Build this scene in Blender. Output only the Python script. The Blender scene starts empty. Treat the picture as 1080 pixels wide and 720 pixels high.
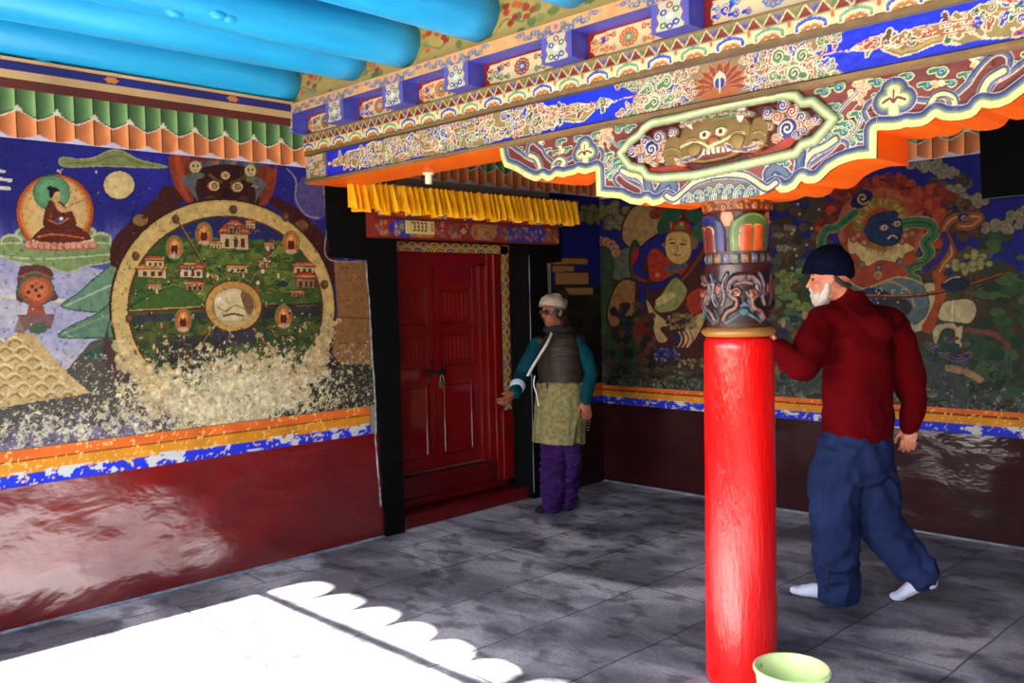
import bpy, bmesh, math, random
import numpy as np
from mathutils import Vector, Matrix, noise as mnoise
PI = math.pi
random.seed(7)
scn = bpy.context.scene
C = bpy.data.collections.new('scene_objects'); scn.collection.children.link(C)

# ------------------------------------------------------------------ camera
CAM = np.array([4.67501, -5.75183, 1.53])
RR = np.array([0.70948005, 0.70436957, -0.02239564])
UU = np.array([-0.01798842, 0.04986952, 0.99859374])
FW = np.array([-0.7044959, 0.70807947, -0.04805192])
FPX = 940.65
YB = -2.782            # front plane of the painted beam

def at(px, py, axis, val):
    """photo pixel -> point of the plane  coordinate[axis] == val"""
    v = RR*(px-540)/FPX + UU*(360-py)/FPX + FW
    return CAM + v*(val-CAM[axis])/v[axis]

def project(X, Y, Z):
    dx, dy, dz = X-CAM[0], Y-CAM[1], Z-CAM[2]
    d = dx*FW[0]+dy*FW[1]+dz*FW[2]
    return (540+FPX*(dx*RR[0]+dy*RR[1]+dz*RR[2])/d,
            360-FPX*(dx*UU[0]+dy*UU[1]+dz*UU[2])/d)

cd = bpy.data.cameras.new('camera'); cam = bpy.data.objects.new('camera', cd); C.objects.link(cam)
cd.sensor_width = 36; cd.lens = FPX/1080*36; cd.clip_start = 0.05; cd.clip_end = 300
m = Matrix.Identity(4)
for i in range(3):
    m[i][0] = RR[i]; m[i][1] = UU[i]; m[i][2] = -FW[i]; m[i][3] = CAM[i]
cam.matrix_world = m
scn.camera = cam

# ------------------------------------------------------------------ colour + materials
def lin(c):
    c = np.asarray(c, dtype=float)/255.0
    return np.where(c <= 0.04045, c/12.92, ((np.maximum(c, 0)+0.055)/1.055)**2.4)

def L4(c): 
    l = lin(c); return (float(l[0]), float(l[1]), float(l[2]), 1.0)

MATS = {}
def mat(name, col=(128, 128, 128), rough=0.6, metal=0.0, spec=0.5, coat=0.0, bump=None, var=None, attr=None, sheen=0.0, coat_rough=0.1, emit=None):
    """bump=(scale, strength, distance[, detail]); var=(scale, colour2, amount)"""
    if name in MATS: return MATS[name]
    M = bpy.data.materials.new(name); M.use_nodes = True
    nt = M.node_tree; N = nt.nodes; K = nt.links
    b = N['Principled BSDF']
    b.inputs['Base Color'].default_value = L4(col)
    b.inputs['Roughness'].default_value = rough
    b.inputs['Metallic'].default_value = metal
    b.inputs['Specular IOR Level'].default_value = spec
    b.inputs['Coat Weight'].default_value = coat
    b.inputs['Coat Roughness'].default_value = coat_rough
    b.inputs['Sheen Weight'].default_value = sheen
    tc = N.new('ShaderNodeTexCoord')
    if attr:
        a = N.new('ShaderNodeAttribute'); a.attribute_name = attr
        K.new(a.outputs['Color'], b.inputs['Base Color'])
    if var:
        n = N.new('ShaderNodeTexNoise'); n.inputs['Scale'].default_value = var[0]; n.inputs['Detail'].default_value = 6
        K.new(tc.outputs['Object'], n.inputs['Vector'])
        r = N.new('ShaderNodeValToRGB'); r.color_ramp.elements[0].position = 0.38; r.color_ramp.elements[1].position = 0.66
        r.color_ramp.elements[0].color = L4(col); r.color_ramp.elements[1].color = L4(var[1])
        K.new(n.outputs['Fac'], r.inputs['Fac']); K.new(r.outputs['Color'], b.inputs['Base Color'])
    if bump:
        n = N.new('ShaderNodeTexNoise'); n.inputs['Scale'].default_value = bump[0]
        n.inputs['Detail'].default_value = bump[3] if len(bump) > 3 else 4
        K.new(tc.outputs['Object'], n.inputs['Vector'])
        u = N.new('ShaderNodeBump'); u.inputs['Strength'].default_value = bump[1]; u.inputs['Distance'].default_value = bump[2]
        K.new(n.outputs['Fac'], u.inputs['Height']); K.new(u.outputs['Normal'], b.inputs['Normal'])
    MATS[name] = M
    return M

# ------------------------------------------------------------------ objects
def tag(o, label=None, cat=None, group=None, kind=None):
    if label: o['label'] = label
    if cat: o['category'] = cat
    if group: o['group'] = group
    if kind: o['kind'] = kind
    return o

def empty(name, loc=(0, 0, 0), rz=0.0):
    o = bpy.data.objects.new(name, None); C.objects.link(o)
    o.location = loc; o.rotation_euler = (0, 0, rz); o.empty_display_size = 0.1
    return o

def link(name, me, material, parent=None, smooth=False):
    o = bpy.data.objects.new(name, me); C.objects.link(o)
    if material is not None:
        for mm in (material if isinstance(material, (list, tuple)) else [material]): me.materials.append(mm)
    if smooth: me.shade_smooth()
    if parent is not None:
        o.parent = parent
        # children are written in world coordinates for parents at a place
        o.matrix_parent_inverse = Matrix.Translation(-Vector(parent.location)) if parent.rotation_euler.z == 0 else (Matrix.Translation(parent.location) @ Matrix.Rotation(parent.rotation_euler.z, 4, 'Z')).inverted()
    return o

def obj(name, bm, material, parent=None, smooth=False):
    bmesh.ops.recalc_face_normals(bm, faces=bm.faces)
    me = bpy.data.meshes.new(name); bm.to_mesh(me); bm.free()
    return link(name, me, material, parent, smooth)

def box(bm, lo, hi, bevel=0.0, mi=0):
    (x0, y0, z0), (x1, y1, z1) = lo, hi
    vs = [bm.verts.new(p) for p in ((x0, y0, z0), (x1, y0, z0), (x1, y1, z0), (x0, y1, z0), (x0, y0, z1), (x1, y0, z1), (x1, y1, z1), (x0, y1, z1))]
    fs = []
    for f in ((0, 3, 2, 1), (4, 5, 6, 7), (0, 1, 5, 4), (1, 2, 6, 5), (2, 3, 7, 6), (3, 0, 4, 7)):
        fc = bm.faces.new([vs[i] for i in f]); fc.material_index = mi; fs.append(fc)
    if bevel > 0:
        es = list({e for f in fs for e in f.edges})
        bmesh.ops.bevel(bm, geom=es, offset=bevel, segments=2, affect='EDGES', profile=0.6)

def ring_loft(bm, rings, cap0=True, cap1=True, closed=True):
    R = [[bm.verts.new(p) for p in r] for r in rings]
    n = len(R[0])
    for a, b in zip(R, R[1:]):
        for i in range(n if closed else n-1):
            bm.faces.new((a[i], a[(i+1) % n], b[(i+1) % n], b[i]))
    if cap0: bm.faces.new(list(reversed(R[0])))
    if cap1: bm.faces.new(R[-1])
    return R

def lathe(bm, prof, cx=0, cy=0, n=48, cap0=True, cap1=True):
    ring_loft(bm, [[(cx+r*math.cos(2*PI*i/n), cy+r*math.sin(2*PI*i/n), z) for i in range(n)] for r, z in prof], cap0, cap1)

def prism_x(bm, prof, x0, x1):
    """profile of (y,z) points extruded along x"""
    a = [bm.verts.new((x0, y, z)) for y, z in prof]; b = [bm.verts.new((x1, y, z)) for y, z in prof]
    n = len(prof)
    for i in range(n): bm.faces.new((a[i], a[(i+1) % n], b[(i+1) % n], b[i]))
    bm.faces.new(a[::-1]); bm.faces.new(b)

def tube(bm, pts, rad, n=12, caps=True, flat=None, ref=None):
    """tube along pts, rad number / list; flat=(a,b) scales of the section"""
    pts = [Vector(p) for p in pts]; k = len(pts)
    rad = [rad]*k if not isinstance(rad, (list, tuple)) else list(rad)
    ring = []; prev = None
    for i, p in enumerate(pts):
        t = (pts[min(i+1, k-1)]-pts[max(i-1, 0)]).normalized()
        if prev is None:
            r = Vector(ref) if ref else (Vector((0, 0, 1)) if abs(t.z) < 0.9 else Vector((1, 0, 0)))
            a = t.cross(r).normalized()
        else:
            a = (prev - t*prev.dot(t)).normalized()
        b = t.cross(a).normalized(); prev = a
        ra = rad[i]
        if isinstance(ra, (list, tuple)): r1, r2 = ra
        else: r1 = r2 = ra
        ring.append([p + a*(r1*math.cos(2*PI*j/n)) + b*(r2*math.sin(2*PI*j/n)) for j in range(n)])
    ring_loft(bm, ring, caps, caps)

def ball(bm, c, r, seg=20, rot=None):
    r = (r, r, r) if not isinstance(r, (list, tuple)) else r
    M = Matrix.Translation(c) @ (rot if rot is not None else Matrix.Identity(4)) @ Matrix.Diagonal((r[0], r[1], r[2], 1))
    bmesh.ops.create_uvsphere(bm, u_segments=seg, v_segments=max(8, seg//2+2), radius=1.0, matrix=M)

def smooth_pts(pts, closed=False, k=6):
    P = np.array(pts, float); n = len(P); out = []
    if n < 3: return P
    rng = n if closed else n-1
    for i in range(rng):
        if closed: p0, p1, p2, p3 = P[(i-1) % n], P[i], P[(i+1) % n], P[(i+2) % n]
        else: p0, p1, p2, p3 = P[max(i-1, 0)], P[i], P[i+1], P[min(i+2, n-1)]
        for j in range(k):
            t = j/k
            out.append(0.5*((2*p1)+(-p0+p2)*t+(2*p0-5*p1+4*p2-p3)*t*t+(-p0+3*p1-3*p2+p3)*t**3))
    if not closed: out.append(P[-1])
    return np.array(out)

# ------------------------------------------------------------------ the painter: pigment on a dense grid
_T = np.random.RandomState(3).rand(256, 256)
def vn(x, y, s=0):
    x = np.asarray(x)+s*17.31; y = np.asarray(y)+s*9.73
    xi = np.floor(x).astype(int); yi = np.floor(y).astype(int)
    fx = x-xi; fy = y-yi; fx = fx*fx*(3-2*fx); fy = fy*fy*(3-2*fy)
    a = _T[xi & 255, yi & 255]; b = _T[(xi+1) & 255, yi & 255]; c = _T[xi & 255, (yi+1) & 255]; d = _T[(xi+1) & 255, (yi+1) & 255]
    return (a*(1-fx)+b*fx)*(1-fy)+(c*(1-fx)+d*fx)*fy
def fbm(x, y, s=0, o=4):
    r = 0; w = 0.5; t = 0
    for i in range(o):
        r = r+w*vn(x, y, s+i); t += w; x = x*2.03; y = y*2.03; w *= 0.5
    return r/t

class Cv:
    """grid of nu x nv points  P = o + eu*u + ev*v; colour in sRGB 0..255, height in metres"""
    def __init__(s, o, eu, ev, lu, lv, step, base=(120, 120, 120)):
        s.nu = int(lu/step)+1; s.nv = int(lv/step)+1
        s.o = np.array(o, float); s.eu = np.array(eu, float); s.ev = np.array(ev, float)
        s.u, s.v = np.meshgrid(np.linspace(0, lu, s.nu), np.linspace(0, lv, s.nv), indexing='ij')
        s.u = s.u.ravel(); s.v = s.v.ravel()
        s.P = s.o+s.u[:, None]*s.eu+s.v[:, None]*s.ev
        s.px, s.py = project(s.P[:, 0], s.P[:, 1], s.P[:, 2])
        s.X, s.Y = s.px, s.py; s.k = 1.0
        s.col = np.tile(np.array(base, float), (len(s.u), 1)); s.h = np.zeros(len(s.u))
    def local(s, X, Y): s.X, s.Y = X, Y
    def photo(s): s.X, s.Y = s.px, s.py
    def _box(s, x0, x1, y0, y1):
        return np.nonzero((s.X >= x0) & (s.X <= x1) & (s.Y >= y0) & (s.Y <= y1))[0]
    def inside(s, pts):
        P = np.asarray(pts, float)
        I = s._box(P[:, 0].min(), P[:, 0].max(), P[:, 1].min(), P[:, 1].max())
        if not len(I): return I
        x = s.X[I]; y = s.Y[I]; r = np.zeros(len(I), bool); n = len(P)
        for i in range(n):
            x0, y0 = P[i-1]; x1, y1 = P[i]
            if y0 == y1: continue
            c = ((y0 > y) != (y1 > y)) & (x < (x1-x0)*(y-y0)/(y1-y0)+x0)
            r ^= c
        return I[r]
    def put(s, I, col, a=1.0, h=None):
        if not len(I): return
        if isinstance(a, np.ndarray): a = a[:, None]
        s.col[I] = s.col[I]*(1-a)+np.asarray(col, float)*a
        if h is not None: s.h[I] = h
    def poly(s, pts, col, a=1.0, h=None, sm=False, line=None, lw=1.0, ripple=0):
        P = smooth_pts(pts, True) if sm else np.asarray(pts, float)
        if ripple:
            t = np.arange(len(P)); c = P.mean(0); d = P-c
            P = c+d*(1+ripple*np.sin(t*2.1)[:, None])
        s.put(s.inside(P), col, a, h)
        if line is not None: s.line(np.vstack([P, P[:1]]), lw, line)
        return P
    def line(s, pts, w, col, a=1.0, h=None, sm=False, taper=False, soft=0.0):
        P = smooth_pts(pts) if sm else np.asarray(pts, float)
        hw = w/2
        I = s._box(P[:, 0].min()-hw, P[:, 0].max()+hw, P[:, 1].min()-hw, P[:, 1].max()+hw)
        if not len(I): return
        x = s.X[I]; y = s.Y[I]; best = np.full(len(I), 1e9); n = len(P)-1
        for i in range(n):
            (x0, y0), (x1, y1) = P[i], P[i+1]
            dx, dy = x1-x0, y1-y0; q = dx*dx+dy*dy
            t = np.clip(((x-x0)*dx+(y-y0)*dy)/q, 0, 1) if q > 0 else 0
            d = np.hypot(x-x0-t*dx, y-y0-t*dy)
            if taper: d = d/max(0.12, 1-(i+0.5)/n)
            best = np.minimum(best, d)
        k = best <= hw
        s.put(I[k], col, a, h if h is None or not callable(h) else h(best[k]/hw))
    def ell(s, cx, cy, rx, ry, col, a=1.0, h=None, ang=0.0, line=None, lw=1.0, dome=None):
        R = max(rx, ry); I = s._box(cx-R, cx+R, cy-R, cy+R)
        if not len(I): return
        c, sn = math.cos(ang), math.sin(ang)
        x = s.X[I]-cx; y = s.Y[I]-cy; d = ((x*c+y*sn)/rx)**2+((-x*sn+y*c)/ry)**2
        k = d <= 1
        s.put(I[k], col, a, h)
        if dome: s.h[I[k]] = s.h[I[k]]+dome*np.sqrt(1-d[k])
        if line is not None:
            t = np.linspace(0, 2*PI, 25)
            s.line(np.c_[cx+rx*np.cos(t)*c-ry*np.sin(t)*sn, cy+rx*np.cos(t)*sn+ry*np.sin(t)*c], lw, line)
    def spiral(s, cx, cy, r, turns, w, col, a0=0.0, sgn=1, a=1.0, h=None):
        t = np.linspace(0, 1, int(10*turns)+4)
        an = a0+sgn*t*turns*2*PI; rr = r*(1-t*0.9)
        s.line(np.c_[cx+rr*np.cos(an), cy+rr*np.sin(an)], w, col, a, h)
    def mesh(s, name, material, parent=None, keep=None, nrm=(0, -1, 0), back=0.0):
        nrm = np.array(nrm, float)
        P = s.P+nrm*s.h[:, None]
        me = bpy.data.meshes.new(name); nu, nv = s.nu, s.nv
        ii, jj = np.meshgrid(np.arange(nu-1), np.arange(nv-1), indexing='ij')
        a = (ii*nv+jj).ravel(); q = np.c_[a, a+nv, a+nv+1, a+1]
        if np.dot(np.cross(s.eu, s.ev), nrm) < 0: q = q[:, ::-1]
        if keep is not None: q = q[keep[q].all(1)]
        used = np.zeros(len(P), bool); used[q.ravel()] = True; idx = np.cumsum(used)-1
        P = P[used]; q = idx[q]
        me.vertices.add(len(P)); me.vertices.foreach_set('co', P.ravel())
        me.loops.add(q.size); me.loops.foreach_set('vertex_index', q.ravel().astype(np.int32))
        me.polygons.add(len(q)); me.polygons.foreach_set('loop_start', np.arange(0, q.size, 4, dtype=np.int32))
        me.polygons.foreach_set('loop_total', np.full(len(q), 4, dtype=np.int32))
        me.update(calc_edges=True)
        at_ = me.color_attributes.new('Col', 'FLOAT_COLOR', 'POINT')
        c = np.ones((len(P), 4)); c[:, :3] = lin(np.clip(s.col[used], 0, 255)); at_.data.foreach_set('color', c.ravel())
        me.shade_smooth()
        return link(name, me, material, parent)
# ------------------------------------------------------------------ painted bands shared by both walls
CREAM = (226, 208, 160)
def border(cv, top, bot, dirt, seed):
    """orange / ochre / blue band above the dado; v runs 0 (bottom) .. H"""
    H = top-bot; v = cv.v; u = cv.u; n = fbm(u*9, v*9, seed); n2 = fbm(u*60, v*60, seed+5, 3)
    cv.col[:] = (196, 128, 30)
    cv.col[v > H*.69] = (206, 98, 36)
    cv.col[np.abs(v-H*.69) < .004] = (96, 44, 16)
    cv.col[v < H*.34] = (28, 48, 190)
    cv.col *= (0.86+0.28*n)[:, None]
    cv.col[(n2 > .76-.06*dirt)] = (216, 176, 96)
    w = (v < H*.40) & (fbm(u*14, v*30, seed+9) > .68-.10*dirt*(1-np.abs(v/H-.36)*2)); cv.col[w] = (190, 190, 186)

def valance(cv, seed, pleat=0.088):
    """painted pleated frill: green row over orange row, v up"""
    H = cv.v.max(); f = cv.u/pleat; k = np.floor(f); fr = f-k
    per = (k % 2 == 0)
    zig = np.abs(((f-0.1)/2) % 1-0.5)*2                # 0..1 every two pleats
    mid = H*(.42+.20*zig**1.5); low = H*(.015+.11*(np.abs(((f+.9)/2) % 1-.5)*2)**2)
    lum = (0.62+0.55*fr**0.8)[:, None]
    g = np.array((84, 122, 76))*lum+np.array((150, 140, 90))*(fr**3)[:, None]*.45
    o = np.array((206, 118, 66))*(.74+.4*fr[:, None])+np.array((60, 70, 60))*(fr**3)[:, None]*.6
    cv.col[:] = np.where((cv.v > mid)[:, None], g, o)
    dk = fr < .06; cv.col[dk] *= .45
    wl = (np.abs(cv.v-mid) < .0045+.012*np.clip((zig-.75)*4, 0, 1)); cv.col[wl] = (216, 206, 180)
    ln = (np.abs(cv.v-mid-.005) < .003) & (zig < .8); cv.col[ln] = (40, 44, 26)
    cv.col[cv.v < low] = (196, 190, 205)
    cv.col *= (.9+.2*fbm(cv.u*20, cv.v*20, seed))[:, None]

def wear(cv, seed, wgt, col, sc=30, lo=.5, amt=1.0):
    n = fbm(cv.u*sc, cv.v*sc, seed, 5)*.6+fbm(cv.u*sc*3.3, cv.v*sc*3.3, seed+7, 3)*.4
    th = (1-wgt)*.42+lo*.62
    al = np.clip((n-th)/.045+.5, 0, 1)*amt*np.clip(.55+.9*fbm(cv.u*90, cv.v*90, seed+3, 2), 0, 1)
    k = np.nonzero(al > .02)[0]
    tint = (.72+.5*fbm(cv.u*48, cv.v*48, seed+11, 3))[k]
    cv.put(k, np.clip(np.array(col, float)*tint[:, None], 0, 235), al[k])

# ------------------------------------------------------------------ mural of the left wall (wheel of life)
def halo(cv, x, y, w, h, col=(200, 84, 30), fig=(96, 30, 18)):
    cv.ell(x, y, w*1.25, h*1.15, (96, 130, 60)); cv.ell(x, y, w, h, col); cv.ell(x, y, w*.66, h*.78, (214, 140, 60))
    cv.ell(x, y+h*.2, w*.5, h*.55, fig); cv.ell(x, y-h*.35, w*.22, h*.2, (220, 180, 120)); cv.ell(x, y+h*.78, w*.8, h*.2, (214, 150, 120))
def house(cv, x, y, w, h, roof=(178, 66, 34), wall=(196, 168, 112), dark=(84, 34, 22)):
    cv.poly([(x-w/2, y), (x+w/2, y+w*.06), (x+w/2, y-h*.6), (x-w/2, y-h*.6-w*.04)], wall, line=dark, lw=.8)
    cv.poly([(x-w*.62, y-h*.6), (x+w*.62, y-h*.56), (x+w*.34, y-h), (x-w*.34, y-h)], roof, line=dark, lw=.8)
    cv.line([(x-w*.5, y-h*.74), (x+w*.5, y-h*.72)], 1.1, (222, 150, 70))
    for k in (-.25, .05, .3):
        cv.poly([(x+w*k-w*.07, y-h*.05), (x+w*k+w*.07, y-h*.05), (x+w*k+w*.07, y-h*.4), (x+w*k-w*.07, y-h*.4)], dark)

def mural_left():
    cv = Cv((0.012, -5.6, .865), (0, 1, 0), (0, 0, 1), 3.4, 2.356-.865, .0042, (32, 30, 128))
    R = random.Random(5)
    y, z = cv.u-5.6, cv.v+.865
    n = fbm(cv.u*3, cv.v*3, 1); nf = fbm(cv.u*14, cv.v*14, 2, 5)
    cv.col[:] = np.array((32, 31, 132))*(.75+.5*n)[:, None]
    # paler painted horizon and lake
    t = np.clip((cv.py-222)/26, 0, 1)*np.clip((150-cv.px)/60+.5, .25, 1)
    drip = fbm(cv.u*26, cv.v*7, 4)
    cv.col += (np.array((96, 100, 178))-cv.col)*(t*np.clip(drip*1.4-.15, 0, 1))[:, None]
    cv.poly([(-60, 262), (32, 268), (110, 285), (140, 290), (130, 400), (-60, 440)], (150, 148, 184))
    cv.put(cv.inside([(-60, 262), (30, 266), (110, 285), (150, 290), (140, 470), (-60, 500)]), (206, 196, 190), a=.55*np.clip(fbm(cv.u*6, cv.v*9, 11)*2.4-.7, 0, 1)[cv.inside([(-60, 262), (30, 266), (110, 285), (150, 290), (140, 470), (-60, 500)])])
    cv.line([(-20, 314), (22, 313), (70, 318), (92, 322)], 4, (214, 204, 160), .7, sm=True)
    # ground: dark worn landscape
    cv.poly([(60, 402), (96, 360), (130, 350), (420, 330), (420, 520), (-80, 560), (-80, 430)], (78, 74, 66))
    cv.poly([(300, 410), (340, 375), (345, 350), (400, 350), (410, 450), (300, 455)], (52, 50, 34))
    # green hills left of the wheel
    G = (78, 116, 84); GD = (46, 84, 62)
    cv.poly([(66, 324), (84, 308), (104, 290), (126, 278), (140, 320), (125, 330)], (94, 132, 100), sm=True, line=GD, lw=1.5)
    cv.poly([(62, 355), (74, 344), (100, 332), (124, 318), (134, 352), (100, 356)], (86, 128, 98), sm=True, line=GD, lw=1.5)
    cv.poly([(84, 376), (100, 368), (120, 362), (128, 376), (110, 378)], GD, sm=True)
    cv.line([(70, 322), (118, 300)], 2, (196, 196, 178), .6); cv.line([(66, 352), (120, 330)], 2, (196, 160, 120), .4)
    # tan pyramid of offerings
    cv.poly([(-60, 420), (-40, 372), (0, 362), (18, 350), (36, 352), (52, 372), (78, 400), (96, 414), (60, 420), (-60, 440)], (196, 162, 100))
    for j in range(7):
        yy = 356+j*9.5
        for i in range(-5, 8):
            xx = i*19+(j % 2)*9-4
            if xx < 30+j*9 and xx > -60:
                cv.line([(xx-8, yy+4), (xx-3, yy), (xx+3, yy), (xx+9, yy+4)], 1.5, (222, 196, 140), sm=True)
                cv.line([(xx-5, yy+6), (xx+1, yy+2.5), (xx+7, yy+6)], 1.8, (150, 108, 54), sm=True)
    # clouds of the sky
    for yy, ww in ((181, 13), (190, 20), (199, 19)):
        cv.line([(-30, yy-14), (-8, yy-3), (ww-9, yy)], 3.6, (214, 200, 186), sm=True)
    cv.poly([(62, 171), (66, 166), (84, 168), (100, 166), (112, 160), (124, 158), (136, 163), (148, 169), (176, 176), (150, 176.5), (110, 175), (76, 176), (66, 175)], (128, 138, 74), sm=True, line=(160, 160, 96), lw=1.4)
    cv.line([(70, 172), (100, 171), (124, 164), (150, 173)], 1.4, (96, 110, 60), sm=True)
    cv.ell(126, 195, 16.8, 15.2, (26, 20, 60)); cv.ell(125.5, 195, 16, 14.5, (216, 186, 116)); cv.ell(124, 196, 11, 10, (226, 198, 134), .7)
    # seated figure with halo on a lotus
    for c, r in (((28, 246), 12), ((88, 246), 14), ((12, 254), 12), ((106, 252), 12), ((122, 262), 8)):
        cv.ell(c[0], c[1], r, r*.62, (176, 176, 130)); cv.ell(c[0], c[1]+1.5, r*.8, r*.5, (108, 136, 84))
    cv.poly([(-6, 262), (14, 256), (58, 262), (104, 256), (128, 262), (118, 275), (88, 281), (72, 287), (56, 283), (34, 279), (10, 274)], (120, 144, 84), sm=True, line=(176, 180, 120), lw=1.5)
    cv.line([(0, 270), (40, 273), (80, 271), (118, 268)], 1.6, (178, 184, 128), sm=True)
    cv.ell(58, 224, 41.5, 41, (60, 22, 40)); cv.ell(58, 224, 40.5, 40, (186, 74, 26)); cv.ell(58, 224, 37, 38, (208, 122, 52)); cv.ell(58, 224, 34, 36, (214, 160, 88)); cv.ell(59, 226, 30, 33, (212, 168, 100))
    cv.ell(54.5, 203, 19.5, 18.5, (34, 90, 60)); cv.ell(54.5, 203, 18.4, 17.4, (84, 148, 98)); cv.ell(54.5, 203, 14, 13.5, (96, 156, 104))
    cv.poly([(36, 254), (38, 247), (50, 238), (62, 240), (78, 238), (90, 245), (95, 254), (66, 258)], (98, 34, 20), sm=True, line=(60, 20, 12), lw=1)
    cv.poly([(46, 236), (48, 222), (52, 213), (58, 211), (66, 215), (72, 222), (76, 224), (80, 236), (74, 240), (52, 240)], (96, 34, 20), sm=True, line=(60, 22, 14), lw=1)
    cv.poly([(57, 212), (62, 214), (70, 220), (76, 222), (66, 224), (60, 220)], (206, 150, 88), sm=True)
    cv.ell(58.5, 207, 5.2, 6.6, (212, 158, 96)); cv.poly([(52, 207), (52, 199), (57, 197), (63, 201), (58, 203), (54.5, 209)], (28, 22, 40), sm=True); cv.ell(52.5, 198.5, 3, 2.6, (28, 22, 40))
    cv.line([(74, 216), (86, 212)], 1.0, (110, 60, 30)); cv.ell(63, 232, 5, 3.4, (60, 70, 120)); cv.ell(64.5, 230.5, 2, 1.6, (230, 230, 220))
    cv.line([(52, 232), (62, 236), (72, 230)], 1.4, (190, 110, 60), sm=True); cv.line([(40, 250), (58, 247), (88, 251)], 1.5, (190, 96, 40), sm=True)
    cv.poly([(34, 251), (40, 254.5), (66, 256.5), (92, 253.5), (98, 251), (96, 257), (66, 259.5), (38, 257)], (222, 208, 136), sm=True)
    for i in range(11):
        xx = 30+i*6.8; cv.ell(xx, 260.5-abs(i-5)*.35, 4.6, 4.8, (170, 84, 66)); cv.ell(xx, 259.5-abs(i-5)*.35, 3.4, 3.6, (214, 140, 108))
    # small red shrine below
    cv.poly([(20, 284), (26, 280), (46, 280), (56, 288), (54, 300), (60, 316), (20, 318), (18, 300)], (98, 48, 44), sm=True)
    cv.ell(38, 306, 19.5, 17, (74, 94, 60)); cv.ell(38.5, 306, 16.5, 14, (186, 70, 38)); cv.ell(38.5, 306, 12.5, 10.5, (196, 104, 56))
    for a, b in ((34, 302), (44, 303), (30, 308), (41, 312), (38, 306)): cv.ell(a, b, 2, 2, (96, 28, 30))
    cv.ell(36, 288, 5, 4, (54, 90, 66)); cv.line([(20, 292), (38, 287), (56, 294)], 2.2, (150, 80, 60), sm=True)
    cv.poly([(31, 318), (45, 318), (48, 332), (28, 332)], (160, 72, 48)); cv.poly([(18, 332), (58, 331), (54, 346), (26, 348)], (122, 82, 78)); cv.ell(40, 346, 10, 6, (70, 92, 66))
    cv.poly([(14, 350), (20, 334), (30, 334), (26, 352)], (120, 88, 70), .7)
    # ---------- demon that holds the wheel
    BR = (66, 24, 20)
    cv.poly([(116, 276), (118, 256), (130, 240), (146, 226), (166, 206), (174, 196), (196, 204), (182, 222), (150, 250), (134, 278), (122, 282)], BR, sm=True)
    cv.poly([(270, 204), (300, 212), (320, 226), (344, 250), (356, 276), (352, 300), (340, 280), (310, 236), (286, 216)], BR, sm=True)
    cv.ell(148, 232, 8, 6, (150, 106, 50)); cv.ell(152, 229, 3, 2, (80, 46, 20)); cv.ell(318, 238, 7, 6, (120, 84, 46))
    cv.poly([(179, 163), (200, 166), (214, 200), (208, 218), (194, 210), (182, 190)], (150, 52, 24), sm=True); cv.poly([(184, 166), (190, 166), (196, 200), (204, 214), (198, 210), (188, 192)], (176, 66, 28), sm=True)
    cv.poly([(288, 178), (292, 174), (290, 196), (282, 214), (270, 218), (272, 196), (276, 174)], (150, 52, 24), sm=True)
    cv.poly([(200, 168), (240, 164), (278, 172), (280, 190), (276, 214), (240, 222), (206, 218), (196, 190)], (120, 48, 30), sm=True)
    for i in range(12):
        a = 204+i*6.2; cv.ell(a, 172+abs(i-6)*.3, 4.2, 3.6, ((88, 98, 104), (150, 108, 80), (66, 74, 96))[i % 3])
    cv.poly([(206, 196), (208, 182), (216, 176), (240, 173), (262, 177), (268, 184), (270, 198), (272, 216), (240, 222), (207, 216)], (58, 20, 18), sm=True)
    for a, b, c in ((206, 176, 1), (264, 180, 1)):
        cv.ell(a, b, 6, 6.4, (206, 178, 120)); cv.ell(a-2, b-1, 1.2, 1.5, (90, 50, 30)); cv.ell(a+2.4, b-1, 1.2, 1.5, (90, 50, 30)); cv.line([(a-1.5, b+3), (a+1.5, b+3)], 1, (110, 50, 30)); cv.ell(a+2, b+9, 7.5, 3.6, (98, 112, 66))
    cv.poly([(191, 190), (200, 184), (208, 186), (206, 200), (210, 214), (203, 204)], (92, 94, 98), sm=True); cv.poly([(280, 194), (272, 188), (266, 190), (270, 204), (268, 216), (273, 206)], (92, 94, 98), sm=True)
    for a, b, r in ((226, 196, 6.4), (250.5, 197, 6.4), (238, 185, 5)):
        cv.ell(a-1, b, r, r*.86, (172, 78, 50)); cv.ell(a, b, r*.84, r*.78, (216, 190, 130)); cv.ell(a, b, r*.52, r*.54, (108, 62, 30)); cv.ell(a, b, r*.28, r*.3, (210, 170, 90)); cv.ell(a, b, r*.16, r*.17, (30, 14, 10))
    cv.line([(221, 184), (227, 189), (233, 192)], 3.4, (98, 74, 36), sm=True); cv.line([(259, 185), (252, 190), (244, 193)], 3.4, (98, 74, 36), sm=True)
    cv.ell(238, 204, 5, 5, (40, 14, 22)); cv.ell(222, 210, 5, 4, (88, 54, 30)); cv.ell(257, 211, 5, 4, (88, 54, 30)); cv.line([(266, 196), (272, 197)], 1.4, (180, 150, 110))
    # legs below
    cv.poly([(338, 372), (352, 346), (362, 348), (364, 368), (352, 388), (338, 400), (322, 414), (318, 408)], (48, 26, 24), sm=True)
    cv.poly([(118, 330), (114, 352), (122, 372), (134, 392), (144, 400), (120, 400), (108, 370)], (70, 50, 46), sm=True)
    # ---------- the wheel (wall metres)
    cv.local(y, z); cy, cz = -3.287, 1.508
    cv.ell(cy, cz, .685, .618, (54, 26, 16)); cv.ell(cy, cz, .672, .606, (196, 158, 82))
    cv.ell(cy, cz, .662, .596, (206, 170, 94)); cv.ell(cy, cz, .592, .522, (92, 44, 22)); cv.ell(cy, cz, .58, .51, (74, 92, 34))
    # inner landscape
    I = np.nonzero(((y-cy)/.58)**2+((z-cz)/.51)**2 < 1)[0]
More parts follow.
